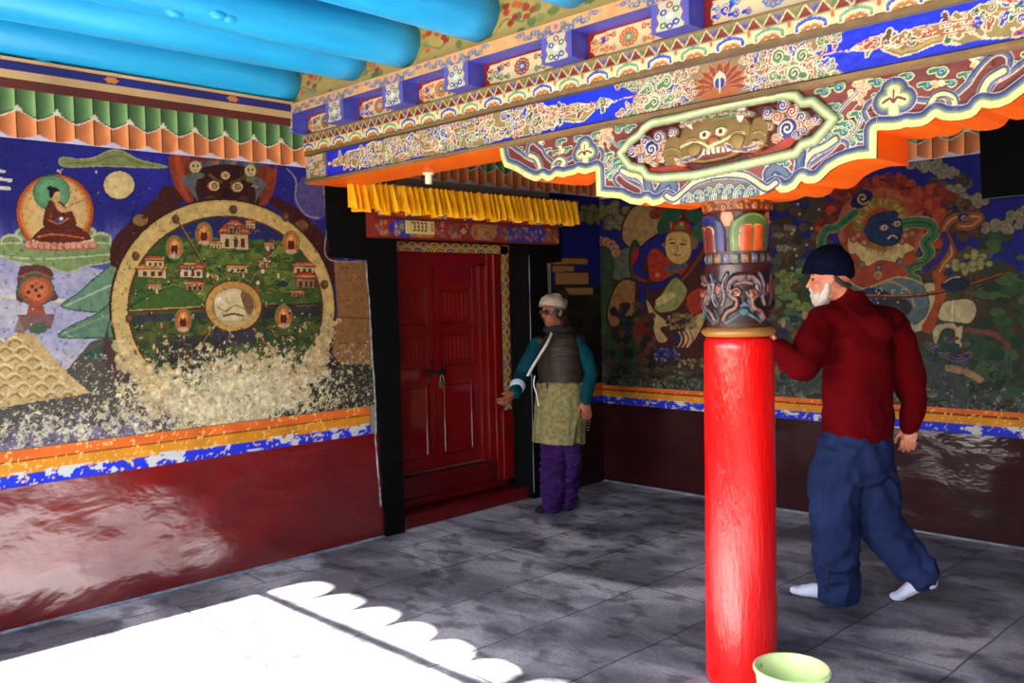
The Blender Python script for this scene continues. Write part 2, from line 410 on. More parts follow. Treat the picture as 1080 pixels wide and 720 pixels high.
    gr = fbm(cv.u*10, cv.v*16, 30)[I]; zz = (z[I]-cz)/.51
    base = np.where((gr > .5)[:, None], np.array((92, 112, 38)), np.array((54, 84, 32)))*(0.75+.5*fbm(cv.u*30, cv.v*30, 31)[I])[:, None]
    base = np.where((zz > .72+.1*fbm(cv.u*5, 0*cv.u, 32)[I])[:, None], np.array((34, 38, 96)), base)
    base = np.where((zz < .04)[:, None], base*.72+np.array((10, 6, 8)), base)
    base = np.where(((zz < -.28) & (zz > -.75) & (np.abs(y[I]-cy+.25) < .2))[:, None], base*.5+np.array((34, 30, 50))*.5, base)
    cv.put(I, base)
    cv.photo()
    for k in range(260):
        a = R.uniform(0, 2*PI); r = math.sqrt(R.uniform(.06, .92)); q, w_ = project(0.0, cy+.57*r*math.cos(a), cz+.5*r*math.sin(a)); cv.line([(q-R.uniform(1, 5), w_+R.uniform(-1, 2)), (q, w_-R.uniform(0, 2)), (q+R.uniform(1, 5), w_+R.uniform(-1, 2))], R.uniform(.8, 1.8), R.choice([(40, 56, 22), (120, 116, 48), (96, 84, 36), (28, 44, 22), (140, 110, 56)]), .8)
    for k in range(46):                                     # shrubs and little hills
        a = R.uniform(0, 2*PI); r = R.uniform(.25, .93)
        X, Z = cy+.57*r*math.cos(a), cz+abs(.5*r*math.sin(a))*.95
        q, w_ = project(0.0, X, Z); s_ = R.uniform(2.5, 7)
        cv.ell(q, w_, s_, s_*.55, R.choice([(38, 72, 30), (60, 98, 40), (112, 124, 50), (30, 60, 44), (84, 104, 36)]))
    cv.poly([(140, 322), (170, 306), (190, 303), (214, 318), (214, 326), (140, 328)], (66, 96, 34), sm=True, line=(36, 60, 22), lw=1)
    cv.line([(137, 329), (215, 325)], 2.2, (98, 40, 22)); cv.line([(137, 327.4), (215, 323)], 1, (206, 150, 90)); cv.line([(275, 323), (338, 320)], 2.2, (66, 30, 24))
    cv.poly([(137, 332), (216, 328), (219, 336), (137, 340)], (44, 42, 66), .7); cv.poly([(275, 324), (338, 322), (338, 333), (275, 336)], (40, 34, 50), .7)
    for P in ([(187, 232), (206, 264), (226, 300)], [(262, 300), (268, 288), (290, 262), (306, 244)], [(224, 344), (206, 372), (184, 392)], [(266, 346), (284, 368), (302, 388)]):
        cv.line(P, 2.4, (66, 36, 22)); cv.line([(a+.8, b) for a, b in P], .9, (168, 120, 60))
    for a, b, c, d in ((247, 262, 30, 26), (247, 246, 14, 14), (264, 241, 10, 10), (227, 262, 12, 9), (160, 292, 30, 14), (163, 281, 20, 11), (202, 292, 24, 15), (205, 306, 20, 10), (200, 284, 12, 8), (320, 288, 22, 12), (322, 303, 20, 16), (250, 287, 22, 8), (163, 305, 14, 6), (284, 262, 10, 7), (279, 282, 12, 9), (314, 313, 14, 7)):
        house(cv, a, b, c, d, roof=R.choice([(178, 66, 34), (190, 90, 40), (150, 50, 30)]), wall=R.choice([(196, 168, 112), (150, 120, 80), (206, 180, 140)]))
    for a, b in ((215, 247), (184, 261), (307, 256), (193, 338), (299, 334)): halo(cv, a, b, 7.5, 11.5)
    for k in range(60):                                     # tiny figures
        a = R.uniform(0, 2*PI); r = R.uniform(.3, .95)
        q, w_ = project(0.0, cy+.56*r*math.cos(a), cz+.49*r*math.sin(a))
        cc = R.choice([(160, 60, 34), (216, 190, 140), (40, 30, 34), (190, 110, 50), (70, 30, 24)])
        cv.ell(q, w_, 1.1, 2.2, cc); cv.ell(q, w_-2.4, .9, .9, (216, 180, 130))
    for k in range(10): cv.ell(283-k*1.7+R.uniform(-1, 1), 262+k*6, 1.8, 2.4, (150, 60, 34) if k % 2 else (214, 190, 150))
    # marks on the rim
    for a, b in ((246, 221), (185, 231), (301, 229), (143, 270), (136, 336), (140, 372), (342, 300)):
        cv.ell(a, b, 4.2, 5, (86, 62, 40)); cv.ell(a+1, b-1, 1.8, 2.4, (150, 70, 40))
    # hub
    cv.local(y, z)
    cv.ell(-3.282, 1.522, .176, .148, (92, 40, 20)); cv.ell(-3.282, 1.522, .168, .14, (200, 146, 66)); cv.ell(-3.282, 1.515, .135, .112, (150, 116, 66)); cv.ell(-3.275, 1.505, .125, .1, (192, 160, 100))
    cv.photo()
    cv.poly([(226, 318), (232, 308), (246, 304), (256, 308), (262, 322), (258, 334), (244, 338), (230, 334)], (214, 190, 136), sm=True)
    cv.poly([(254, 308), (264, 312), (268, 324), (262, 332), (256, 320)], (128, 84, 50), sm=True); cv.ell(232, 317, 3.2, 3.2, (236, 222, 180)); cv.line([(236, 333), (246, 331), (256, 333)], 2.2, (84, 70, 56), sm=True); cv.line([(230, 324), (238, 328), (248, 322), (258, 326)], 1.2, (150, 106, 56), sm=True)
    cv.poly([(224, 346), (240, 350), (264, 346), (272, 358), (258, 362), (230, 362)], (50, 44, 62), .85, sm=True)
    # ---------- brick coloured plaster at the right edge, pale patch at the top
    cv.poly([(352, 274), (388, 276), (394, 384), (360, 384), (350, 372), (356, 330)], (146, 98, 50))
    cv.line([(352, 334), (392, 336)], 1.4, (96, 60, 36)); cv.line([(356, 362), (392, 362)], 1, (96, 60, 36))
    cv.poly([(316, 190), (330, 184), (345, 196), (350, 220), (334, 232), (322, 226), (310, 212)], (76, 72, 142), sm=True)
    cv.line([(303, 178), (312, 190), (312, 210), (322, 226), (336, 230)], 1.6, (150, 140, 150), sm=True)
    # ---------- paint losses: bare plaster spreading from the floor
    PL = (204, 176, 118)
    cv.local(y, z)
    band = np.clip((1.50-z)/.55, 0, 1)
    inn = np.exp(-(((y-cy)/.72)**2+((z-1.1)/.36)**2)*1.1)
    rim = np.clip(1-np.abs(np.hypot((y-cy)/.64, (z-cz)/.57)-1)/.16, 0, 1)*(z < 1.48)
    wear(cv, 40, np.clip(inn*1.05*band**.5+rim*.95*np.clip((1.56-z)*4, 0, 1), 0, 1), PL, 16, .56)
    wear(cv, 41, np.clip(inn*band+.2*band, 0, 1), (222, 208, 164), 42, .60)
    wear(cv, 45, np.clip(.42+.2*band, 0, 1)*(z < 1.3), (196, 186, 150), 60, .72)
    wear(cv, 47, np.full(len(y), .3), (170, 160, 140), 70, .9)
    low = np.clip((1.12-z)/.25, 0, 1)*np.clip((-3.5-y)/.4, 0, 1)
    wear(cv, 43, low, (206, 196, 168), 28, .56)
    wear(cv, 44, low*.8, (110, 100, 130), 34, .62)
    wear(cv, 49, rim*.5, (96, 80, 56), 50, .8)
    cv.col *= (.78+.24*fbm(cv.u*40, cv.v*40, 8, 3))[:, None]
    cv.h[:] = .0015*fbm(cv.u*30, cv.v*30, 12)
    cv.ell
    hn = fbm(cv.u*70, cv.v*70, 90, 3); cv.col *= (1-.32*np.clip((hn-.66)*6, 0, 1))[:, None]
    gry = cv.col.mean(1, keepdims=True); cv.col = cv.col*.86+gry*.14*np.array((1.08, 1.0, .82))
    return cv

# ------------------------------------------------------------------ mural of the right wall (two guardians)
def cloud(cv, x, y, r, col, edge=None, n=5, R=random, line=(40, 34, 30)):
    pts = [(x+r*1.1*math.cos(a)*R.uniform(.7, 1), y+r*.5*math.sin(a)*R.uniform(.6, 1), r*R.uniform(.3, .5)) for a in [2*PI*i/n for i in range(n)]]+[(x, y, r*.5)]
    for a, b, c in pts: cv.ell(a, b, c*1.12+.6, c*.9+.6, line)
    for a, b, c in pts: cv.ell(a, b, c*1.08, c*.86, col)
    if edge:
        for a, b, c in pts: cv.spiral(a, b, c*.72, 1.1, max(.8, c*.14), edge, R.uniform(0, 6))
def scarf(cv, P, w, col, edge, dark=None):
    cv.line(P, w+1.6, edge, sm=True); cv.line(P, w, col, sm=True)
    if dark: cv.line(P, max(1, w*.22), dark, sm=True)

def mural_right():
    cv = Cv((0.0, -0.012, .80), (1, 0, 0), (0, 0, 1), 4.3, 2.340-.80, .0045, (24, 30, 118))
    R = random.Random(11)
    u, v = cv.u, cv.v; px, py = cv.px, cv.py
    cv.col[:] = np.array((20, 28, 128))*(.8+.4*fbm(u*4, v*4, 1))[:, None]
    # dark worn ground
    n = fbm(u*7, v*7, 3, 5)
    gy = 330-18*np.sin(px*.03)
    g = np.where((n > .52)[:, None], np.array((48, 74, 48)), np.array((64, 50, 38)))
    k = np.nonzero((py > 262+30*n) & (px < 830))[0]; cv.put(k, g[k])
    k = np.nonzero((py > 265+40*n) & (px > 810))[0]; cv.put(k, g[k])
    k = np.nonzero(py > 365+22*n)[0]; cv.put(k, (np.where((n > .5)[:, None], np.array((66, 78, 76)), np.array((54, 56, 44))))[k])
    # dark brown cloud mass behind the right guardian, and green foliage at its far right
    for i in range(150):
        a = R.uniform(0, 1); X = R.choice([R.uniform(818, 872), R.uniform(985, 1050), R.uniform(940, 1040)])
        Y = R.uniform(205, 300) if X < 880 else R.uniform(190, 330)
        if X > 1020 and Y < 235: continue
        r = R.uniform(4, 9); cv.ell(X, Y, r, r*.85, R.choice([(62, 48, 38), (74, 58, 44), (54, 42, 34), (84, 66, 50)])); 
        if R.random() < .5: cv.spiral(X, Y, r*.7, 1, .9, (104, 84, 62), R.uniform(0, 6))
    for i in range(70):
        X = R.uniform(1035, 1110); Y = R.uniform(245, 420); r = R.uniform(5, 13)
        cv.ell(X, Y, r, r*.6, R.choice([(44, 84, 50), (36, 66, 44), (66, 98, 60), (52, 62, 44), (30, 56, 46)]))
    for i in range(26):
        X = R.uniform(812, 850); Y = R.uniform(270, 400); r = R.uniform(4, 10); cv.ell(X, Y, r, r*.6, R.choice([(64, 104, 70), (92, 128, 80), (60, 90, 62), (120, 140, 84)]))
    # grey cloud edge along the blue
    for X, Y, r in ((968, 172, 10), (985, 176, 13), (1000, 182, 10), (1008, 200, 9), (1015, 210, 9), (1028, 212, 10), (1046, 240, 9), (1060, 238, 13), (1074, 228, 11), (1090, 222, 12), (826, 262, 6), (820, 248, 5), (833, 240, 5)):
        cloud(cv, X, Y, r, (146, 138, 116), (108, 100, 84), 5, R, (70, 62, 54))
    for X, Y in ((1010, 214), (1022, 224), (990, 205), (975, 200), (1000, 226), (986, 222)): cloud(cv, X, Y, 9, (74, 58, 44), (112, 92, 70), 5, R, (40, 32, 26))
    for i in range(14): cv.ell(R.uniform(830, 868), R.uniform(215, 290), 1.5, 1.5, (190, 176, 140))
    # flame halo
    for i in range(120):
        a = R.uniform(PI*1.0, PI*2.1); rr = R.uniform(48, 64)
        X = 928+rr*1.02*math.cos(a); Y = 242+rr*.9*math.sin(a)
        cv.ell(X, Y, R.uniform(3, 7), R.uniform(3, 6), R.choice([(150, 44, 26), (120, 34, 22), (168, 60, 30), (98, 30, 20)]))
    cv.ell(929, 240, 46, 42, (172, 84, 56)); cv.ell(929, 242, 40, 36, (150, 66, 40))
    for i in range(26):
        X = R.uniform(955, 1010); cv.ell(X, R.uniform(196, 232), R.uniform(4, 8), R.uniform(3, 6), R.choice([(150, 44, 26), (120, 40, 26), (172, 66, 40)]))
    # crown and hair
    for i in range(15):
        a = PI+PI*i/14; cv.ell(930+25*math.cos(a), 238+25*math.sin(a), 6, 6, (150, 110, 42)); cv.ell(930+25*math.cos(a), 238+25*math.sin(a), 3, 3, (182, 148, 76) if i % 3 else (90, 120, 60))
    cv.ell(909, 210, 13, 8, (14, 18, 70), ang=-.6); cv.spiral(910, 209, 7, 1.3, 2, (178, 150, 84), .5)
    # green scarves
    scarf(cv, [(902, 224), (892, 232), (882, 240), (872, 242), (866, 254), (868, 266)], 8, (56, 112, 74), (160, 150, 96), (34, 84, 56))
    scarf(cv, [(952, 236), (965, 234), (980, 236), (985, 246), (976, 256), (980, 266), (976, 276), (962, 280), (957, 290), (966, 296)], 11, (58, 118, 74), (168, 164, 104), (36, 86, 56))
    # right banner: blue/orange ribbon
    scarf(cv, [(990, 288), (996, 278), (1004, 266), (998, 250), (996, 240), (1006, 230), (1024, 228), (1034, 230), (1024, 238), (1012, 238)], 9, (150, 76, 40), (70, 30, 26), (178, 148, 96))
    scarf(cv, [(976, 284), (990, 272), (998, 258), (996, 248)], 7, (44, 34, 116), (120, 50, 34)); cv.ell(1016, 229, 6, 4.5, (30, 34, 116)); cv.spiral(1017, 229, 4, 1.1, 1.2, (180, 150, 100))
    # collar, armour
    cv.poly([(884, 268), (892, 256), (902, 250), (916, 262), (946, 258), (960, 262), (966, 276), (950, 284), (948, 300), (908, 300), (886, 292)], (160, 62, 34), sm=True, line=(98, 60, 36), lw=1.2)
    cv.poly([(896, 250), (912, 260), (930, 264), (950, 256), (964, 262), (954, 268), (948, 276), (928, 274), (914, 280), (904, 268), (896, 266)], (206, 184, 126), sm=True)
    for i in range(22): cv.line([(916+i*1.4, 256), (914+i*1.5, 264+R.uniform(0, 5))], .9, (150, 120, 50))
    for a, b in ((905, 248), (900, 252), (912, 256), (955, 248), (962, 246), (951, 254)): cv.ell(a, b, 4.2, 4.2, (140, 72, 54)); cv.ell(a, b, 2.4, 2.4, (190, 130, 96))
    cv.poly([(904, 282), (950, 282), (956, 296), (930, 306), (906, 300)], (156, 62, 34), sm=True)
    for a, b, c in ((909, 279, (96, 96, 70)), (927, 282, (60, 50, 96)), (949, 276, (60, 90, 90)), (926, 290, (150, 150, 100))): cv.ell(a, b, 4, 4.6, c); cv.ell(a, b, 2, 2.4, (160, 110, 66))
    # blue face
    cv.poly([(914, 240), (918, 230), (930, 224), (944, 223), (950, 230), (951, 246), (947, 256), (934, 259), (922, 256), (915, 250)], (22, 48, 92), sm=True, line=(12, 22, 46), lw=1.2)
    cv.ell(914, 243, 3.4, 5, (26, 54, 100))
    for a, b in ((932.5, 240), (946, 236)): cv.ell(a, b, 4.6, 3, (190, 130, 90), ang=-.15); cv.ell(a+.4, b, 2.6, 2.2, (206, 190, 140)); cv.ell(a+.6, b, 1.2, 1.4, (20, 14, 14))
    cv.line([(926, 235), (932, 233.5), (937, 236)], 1.5, (10, 24, 50), sm=True); cv.ell(942, 243.5, 3.6, 2.6, (30, 60, 108)); cv.line([(937, 251.5), (940, 248.5), (944, 249), (946, 251)], 1.6, (216, 200, 160), sm=True); cv.ell(951, 228, 4, 2.4, (190, 120, 90))
    # belly, lute, skirt and boots
    cv.poly([(880, 312), (892, 296), (912, 304), (948, 292), (978, 302), (986, 316), (980, 338), (960, 342), (920, 338), (886, 330)], (84, 108, 118), sm=True, line=(186, 160, 100), lw=1.6)
    cv.poly([(974, 300), (988, 300), (992, 318), (984, 340), (968, 350), (952, 348), (974, 336), (980, 318)], (186, 176, 130), sm=True, line=(70, 60, 40), lw=1)
    cv.line([(928, 300), (940, 297), (958, 306), (964, 322)], 1.8, (172, 140, 80), sm=True); cv.ell(925, 318, 18, 13, (30, 42, 66)); cv.ell(945, 324, 17, 11, (44, 44, 50)); cv.ell(918, 312, 11, 9, (26, 50, 100))
    for i in range(30): cv.ell(R.uniform(915, 955), R.uniform(302, 330), 1, 1, (180, 180, 170))
    cv.poly([(984, 286), (996, 290), (1000, 304), (990, 330), (984, 350), (972, 346), (984, 322), (986, 304)], (164, 70, 36), sm=True)
    cv.line([(908, 312), (960, 312), (1000, 306), (1024, 300), (1050, 292), (1060, 286)], 4.4, (84, 40, 24), sm=True); cv.line([(908, 311), (960, 311), (1000, 305), (1024, 299), (1058, 288)], 1.2, (170, 110, 50), sm=True)
    for X, Y in ((1028, 270), (1018, 284), (1008, 280), (1034, 278)): cloud(cv, X, Y, 9, (140, 136, 84), (170, 164, 110), 4, R, (70, 66, 44))
    for X, Y in ((826, 290), (832, 296), (840, 322), (850, 325), (822, 306)): cloud(cv, X, Y, 8, (132, 142, 72), (70, 110, 70), 4, R, (50, 66, 46))
    cv.ell(1008, 300, 16, 7, (18, 36, 70), ang=-.1); cv.line([(996, 298), (1004, 293), (1012, 292)], 1.1, (190, 180, 150), sm=True)
    cv.poly([(994, 320), (1008, 316), (1024, 316), (1030, 326), (1024, 340), (1008, 340), (990, 336)], (196, 184, 142), sm=True, line=(80, 66, 48), lw=1.2); cv.line([(1005, 317), (1004, 340)], 1.4, (232, 222, 190))
    cv.poly([(984, 348), (990, 342), (1004, 340), (1010, 344), (1016, 344), (1014, 360), (1018, 366), (1008, 364), (1006, 348), (994, 348), (988, 362), (984, 358)], (190, 178, 140), sm=True, line=(90, 70, 50), lw=1)
    scarf(cv, [(1020, 348), (1036, 350), (1052, 354), (1064, 366)], 5, (120, 72, 54), (80, 50, 50)); scarf(cv, [(978, 364), (992, 372), (1010, 378), (1022, 374)], 5, (52, 50, 110), (150, 120, 90), (160, 120, 84)); scarf(cv, [(1000, 388), (1018, 392), (1034, 400)], 7, (168, 134, 98), (96, 80, 60))
    for i in range(26): cv.ell(R.uniform(975, 1030), R.uniform(355, 385), R.uniform(2, 4), R.uniform(1.5, 3), R.choice([(52, 50, 110), (120, 50, 40), (88, 100, 90), (40, 50, 66)]))
    # -------- left guardian with lute
    for X, Y, r, c in ((622, 216, 11, (96, 92, 54)), (645, 222, 15, (112, 104, 62)), (650, 236, 12, (96, 96, 70)), (660, 232, 9, (126, 116, 80))): cloud(cv, X, Y, r, c, (150, 140, 96), 5, R, (40, 40, 44))
    cv.poly([(656, 240), (664, 222), (680, 210), (694, 204), (712, 208), (720, 224), (716, 240), (700, 244), (686, 252), (672, 262), (658, 256)], (166, 132, 86), sm=True, line=(28, 26, 40), lw=2)
    cv.poly([(642, 290), (644, 272), (656, 262), (668, 262), (672, 280), (664, 294), (650, 296)], (88, 96, 84), sm=True, line=(24, 26, 30), lw=2)
    cv.poly([(640, 330), (648, 304), (660, 294), (674, 302), (670, 330), (652, 344), (644, 344)], (150, 106, 62), sm=True, line=(24, 22, 26), lw=2)
    # green peak with peach cloud cap
    cv.poly([(606, 300), (618, 274), (634, 258), (648, 276), (644, 300), (640, 320), (620, 330), (606, 322)], (46, 66, 46), sm=True)
    for i in range(9):
        a = PI*1.02+PI*i/8*.95; X = 634+16*math.cos(a); Y = 268+14*math.sin(a); cv.ell(X, Y, 6, 5.4, (70, 44, 34)); cv.ell(X, Y, 5, 4.6, (178, 126, 92)); cv.spiral(X, Y, 3.4, 1, .9, (120, 76, 54))
    # red halo, hair ornaments
    for i in range(40):
        X = R.uniform(688, 752); cv.ell(X, R.uniform(206, 236), R.uniform(3, 7), R.uniform(3, 7), R.choice([(116, 34, 24), (132, 50, 30), (96, 30, 22)]))
    cv.ell(708, 226, 11, 8, (34, 92, 66), ang=-.5); cv.ell(733, 228, 10, 7, (34, 92, 66), ang=.4); cv.ell(737, 246, 8, 10, (36, 96, 70)); cv.ell(700, 240, 7, 9, (34, 80, 60))
    cv.poly([(704, 250), (708, 240), (718, 232), (728, 238), (732, 252), (728, 262), (706, 262)], (150, 44, 28), sm=True); cv.ell(718, 240, 6, 4.6, (120, 104, 52)); cv.ell(719, 236, 2, 2.4, (170, 160, 96)); cv.line([(705, 246), (718, 243), (730, 248)], 3, (84, 84, 44), sm=True)
    cv.ell(702, 254, 5.4, 7, (128, 100, 70)); cv.ell(731, 256, 5.4, 7, (128, 100, 70))
    # body
    cv.poly([(684, 268), (694, 262), (704, 268), (730, 276), (742, 286), (744, 330), (742, 380), (694, 385), (672, 350), (670, 300), (676, 280)], (66, 30, 26), sm=True)
    cv.poly([(684, 268), (692, 262), (704, 272), (716, 280), (728, 282), (722, 292), (706, 298), (688, 296), (684, 282)], (162, 44, 24), sm=True); cv.ell(694, 290, 2.6, 2.6, (196, 130, 84)); cv.ell(709, 288, 6, 6, (130, 84, 44))
    cv.poly([(664, 262), (670, 252), (676, 262), (672, 280), (680, 294), (672, 296), (664, 286)], (30, 62, 44), sm=True); cv.poly([(668, 262), (674, 264), (674, 284), (682, 296), (674, 296), (666, 280)], (150, 30, 30), sm=True)
    scarf(cv, [(704, 250), (688, 256), (680, 262), (676, 274), (672, 284), (680, 290)], 7, (24, 26, 118), (14, 14, 50))
    scarf(cv, [(676, 300), (678, 318), (674, 334), (682, 344)], 6, (26, 30, 122), (14, 14, 50)); scarf(cv, [(688, 302), (700, 300), (714, 292)], 7, (22, 24, 116), (14, 14, 50)); scarf(cv, [(662, 322), (656, 334), (662, 348)], 5, (36, 46, 84), (16, 18, 34))
    cv.ell(713.5, 281, 13, 3.6, (84, 78, 112), ang=-.15)
    cv.poly([(702, 254), (706, 246), (716, 244), (726, 247), (729, 256), (728, 270), (720, 278), (710, 277), (703, 268)], (212, 172, 100), sm=True, line=(130, 84, 48), lw=1)
    cv.line([(707, 256.5), (712, 256)], 1.6, (70, 44, 30)); cv.line([(718, 257.5), (723, 257.5)], 1.6, (70, 44, 30)); cv.line([(715, 258), (714.5, 264), (716.5, 265)], .9, (160, 110, 60)); cv.line([(711.5, 268), (715, 269.5), (718, 268)], 1.5, (150, 70, 48), sm=True); cv.line([(706, 253), (711, 251.8)], .9, (90, 60, 40)); cv.line([(719, 252.6), (724, 254)], .9, (90, 60, 40))
    # lute
    cv.line([(716, 300), (732, 280), (750, 254), (760, 240)], 8, (62, 22, 18)); cv.line([(716, 300), (732, 280), (750, 254)], 4, (112, 50, 30))
    cv.poly([(690, 322), (700, 306), (712, 292), (724, 302), (724, 312), (714, 326), (700, 330), (692, 328)], (140, 140, 82), sm=True, line=(70, 24, 20), lw=1.6); cv.poly([(692, 316), (706, 308), (712, 312), (704, 318), (694, 322)], (196, 176, 116), sm=True)
    cv.poly([(724, 314), (738, 304), (742, 316), (738, 330), (728, 330)], (164, 48, 28), sm=True); cv.ell(677, 342, 8.6, 11, (128, 26, 22))
    cv.poly([(682, 316), (692, 330), (706, 342), (696, 346), (704, 358), (694, 360), (688, 340), (684, 328)], (190, 158, 108), sm=True); cv.poly([(728, 338), (742, 330), (740, 345), (726, 366), (722, 352)], (190, 160, 112), sm=True)
    for i in range(60): cv.ell(R.uniform(704, 734), R.uniform(332, 346), R.uniform(1.5, 3.2), R.uniform(1.2, 2.4), R.choice([(130, 110, 70), (60, 50, 40), (100, 92, 60), (150, 130, 86)]))
    for i in range(6): cv.line([(716+i*2.4, 350), (719+i*2.4, 358), (715+i*2.4, 366)], 1.3, (150, 40, 30) if i % 2 else (206, 190, 150), sm=True)
    cv.ell(700, 373, 9, 6, (44, 48, 110)); cv.ell(714, 356, 4, 5, (34, 30, 84))
    for i in range(50): cv.ell(R.uniform(690, 716), R.uniform(366, 382), R.uniform(.8, 2), R.uniform(.8, 1.8), R.choice([(60, 64, 150), (120, 124, 170), (30, 34, 80)]))
    for i in range(40): cv.ell(R.uniform(716, 742), R.uniform(378, 388), R.uniform(1, 2.4), R.uniform(1, 2), R.choice([(150, 136, 96), (110, 96, 70), (60, 54, 44)]))
    for i in range(60): cv.ell(R.uniform(640, 690), R.uniform(320, 390), R.uniform(2, 6), R.uniform(2, 5), R.choice([(46, 34, 26), (74, 48, 34), (34, 30, 28), (98, 62, 42), (30, 40, 34)]))
    for i in range(40): cv.ell(R.uniform(640, 745), R.uniform(384, 402), R.uniform(3, 9), R.uniform(1.5, 3), R.choice([(74, 62, 40), (56, 66, 46), (96, 74, 52), (40, 38, 30)]))
    # behind the man: lotus, red sleeves
    for i in range(30): cv.ell(R.uniform(815, 850), R.uniform(330, 400), R.uniform(2, 7), R.uniform(2, 6), R.choice([(150, 60, 40), (190, 150, 120), (80, 60, 50), (60, 90, 80), (40, 44, 80)]))
    # brick strip that wraps from the door side
    # general wear
    wear(cv, 60, np.clip((1.25-(v+.8))/.5, 0, 1)*.75, (150, 146, 124), 46, .74)
    wear(cv, 61, np.clip((1.6-(v+.8))/.6, 0, 1)*.5, (44, 44, 40), 26, .66, .6)
    wear(cv, 62, np.clip((1.1-(v+.8))/.3, 0, 1)*.6, (110, 128, 150), 60, .78)
    cv.col *= (.62+.32*fbm(u*36, v*36, 9, 3))[:, None]
    cv.h[:] = .0015*fbm(u*30, v*30, 12)
    return cv
# ------------------------------------------------------------------ materials of the room
paint = mat('painted_plaster', rough=0.62, spec=0.18, attr='Col', bump=(60, .12, .004))
paint_wood = mat('painted_wood', rough=0.38, spec=0.45, attr='Col', bump=(90, .15, .003))
plaster = mat('bare_plaster', (150, 140, 120), rough=.85)
black_paint = mat('black_limewash', (5, 5, 6), rough=.8, spec=.12, bump=(22, .35, .01), var=(9, (8, 8, 9), 1))
dado = mat('maroon_gloss_paint', (104, 14, 12), rough=.5, spec=.2, coat=1.0, coat_rough=.17, bump=None)
dado.node_tree.nodes['Principled BSDF'].inputs['Coat IOR'].default_value = 1.9
def dado_nodes(M, c1, c2):
    nt = M.node_tree; N = nt.nodes; K = nt.links; b = N['Principled BSDF']
    tc = N.new('ShaderNodeTexCoord')
    mp = N.new('ShaderNodeMapping'); mp.inputs['Scale'].default_value = (1, 1, 1.7); K.new(tc.outputs['Object'], mp.inputs['Vector'])
    n1 = N.new('ShaderNodeTexNoise'); n1.inputs['Scale'].default_value = 3.2; n1.inputs['Detail'].default_value = 3; n1.inputs['Distortion'].default_value = .35; K.new(mp.outputs[0], n1.inputs['Vector'])
    n2 = N.new('ShaderNodeTexNoise'); n2.inputs['Scale'].default_value = 42; n2.inputs['Detail'].default_value = 6; K.new(mp.outputs[0], n2.inputs['Vector'])
    r = N.new('ShaderNodeValToRGB'); r.color_ramp.elements[0].position = .35; r.color_ramp.elements[1].position = .7
    r.color_ramp.elements[0].color = L4(c1); r.color_ramp.elements[1].color = L4(c2); K.new(n1.outputs['Fac'], r.inputs['Fac'])
    K.new(r.outputs['Color'], b.inputs['Base Color'])
    u1 = N.new('ShaderNodeBump'); u1.inputs['Strength'].default_value = .22; u1.inputs['Distance'].default_value = .05; K.new(n1.outputs['Fac'], u1.inputs['Height'])
    u2 = N.new('ShaderNodeBump'); u2.inputs['Strength'].default_value = .10; u2.inputs['Distance'].default_value = .006; K.new(n2.outputs['Fac'], u2.inputs['Height']); K.new(u1.outputs['Normal'], u2.inputs['Normal'])
    K.new(u2.outputs['Normal'], b.inputs['Normal']); K.new(u2.outputs['Normal'], b.inputs['Coat Normal'])
    m1 = N.new('ShaderNodeMapRange'); m1.inputs['To Min'].default_value = .26; m1.inputs['To Max'].default_value = .5; K.new(n2.outputs['Fac'], m1.inputs['Value']); K.new(m1.outputs[0], b.inputs['Roughness'])
dado_nodes(dado, (100, 6, 6), (118, 9, 8))
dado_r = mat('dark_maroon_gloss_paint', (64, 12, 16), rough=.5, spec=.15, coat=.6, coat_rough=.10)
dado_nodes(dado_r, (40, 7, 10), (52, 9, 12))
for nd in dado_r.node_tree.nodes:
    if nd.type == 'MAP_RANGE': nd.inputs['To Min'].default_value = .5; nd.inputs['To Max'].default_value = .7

XR = 6.6; YF = -6.3; ZC = 3.12
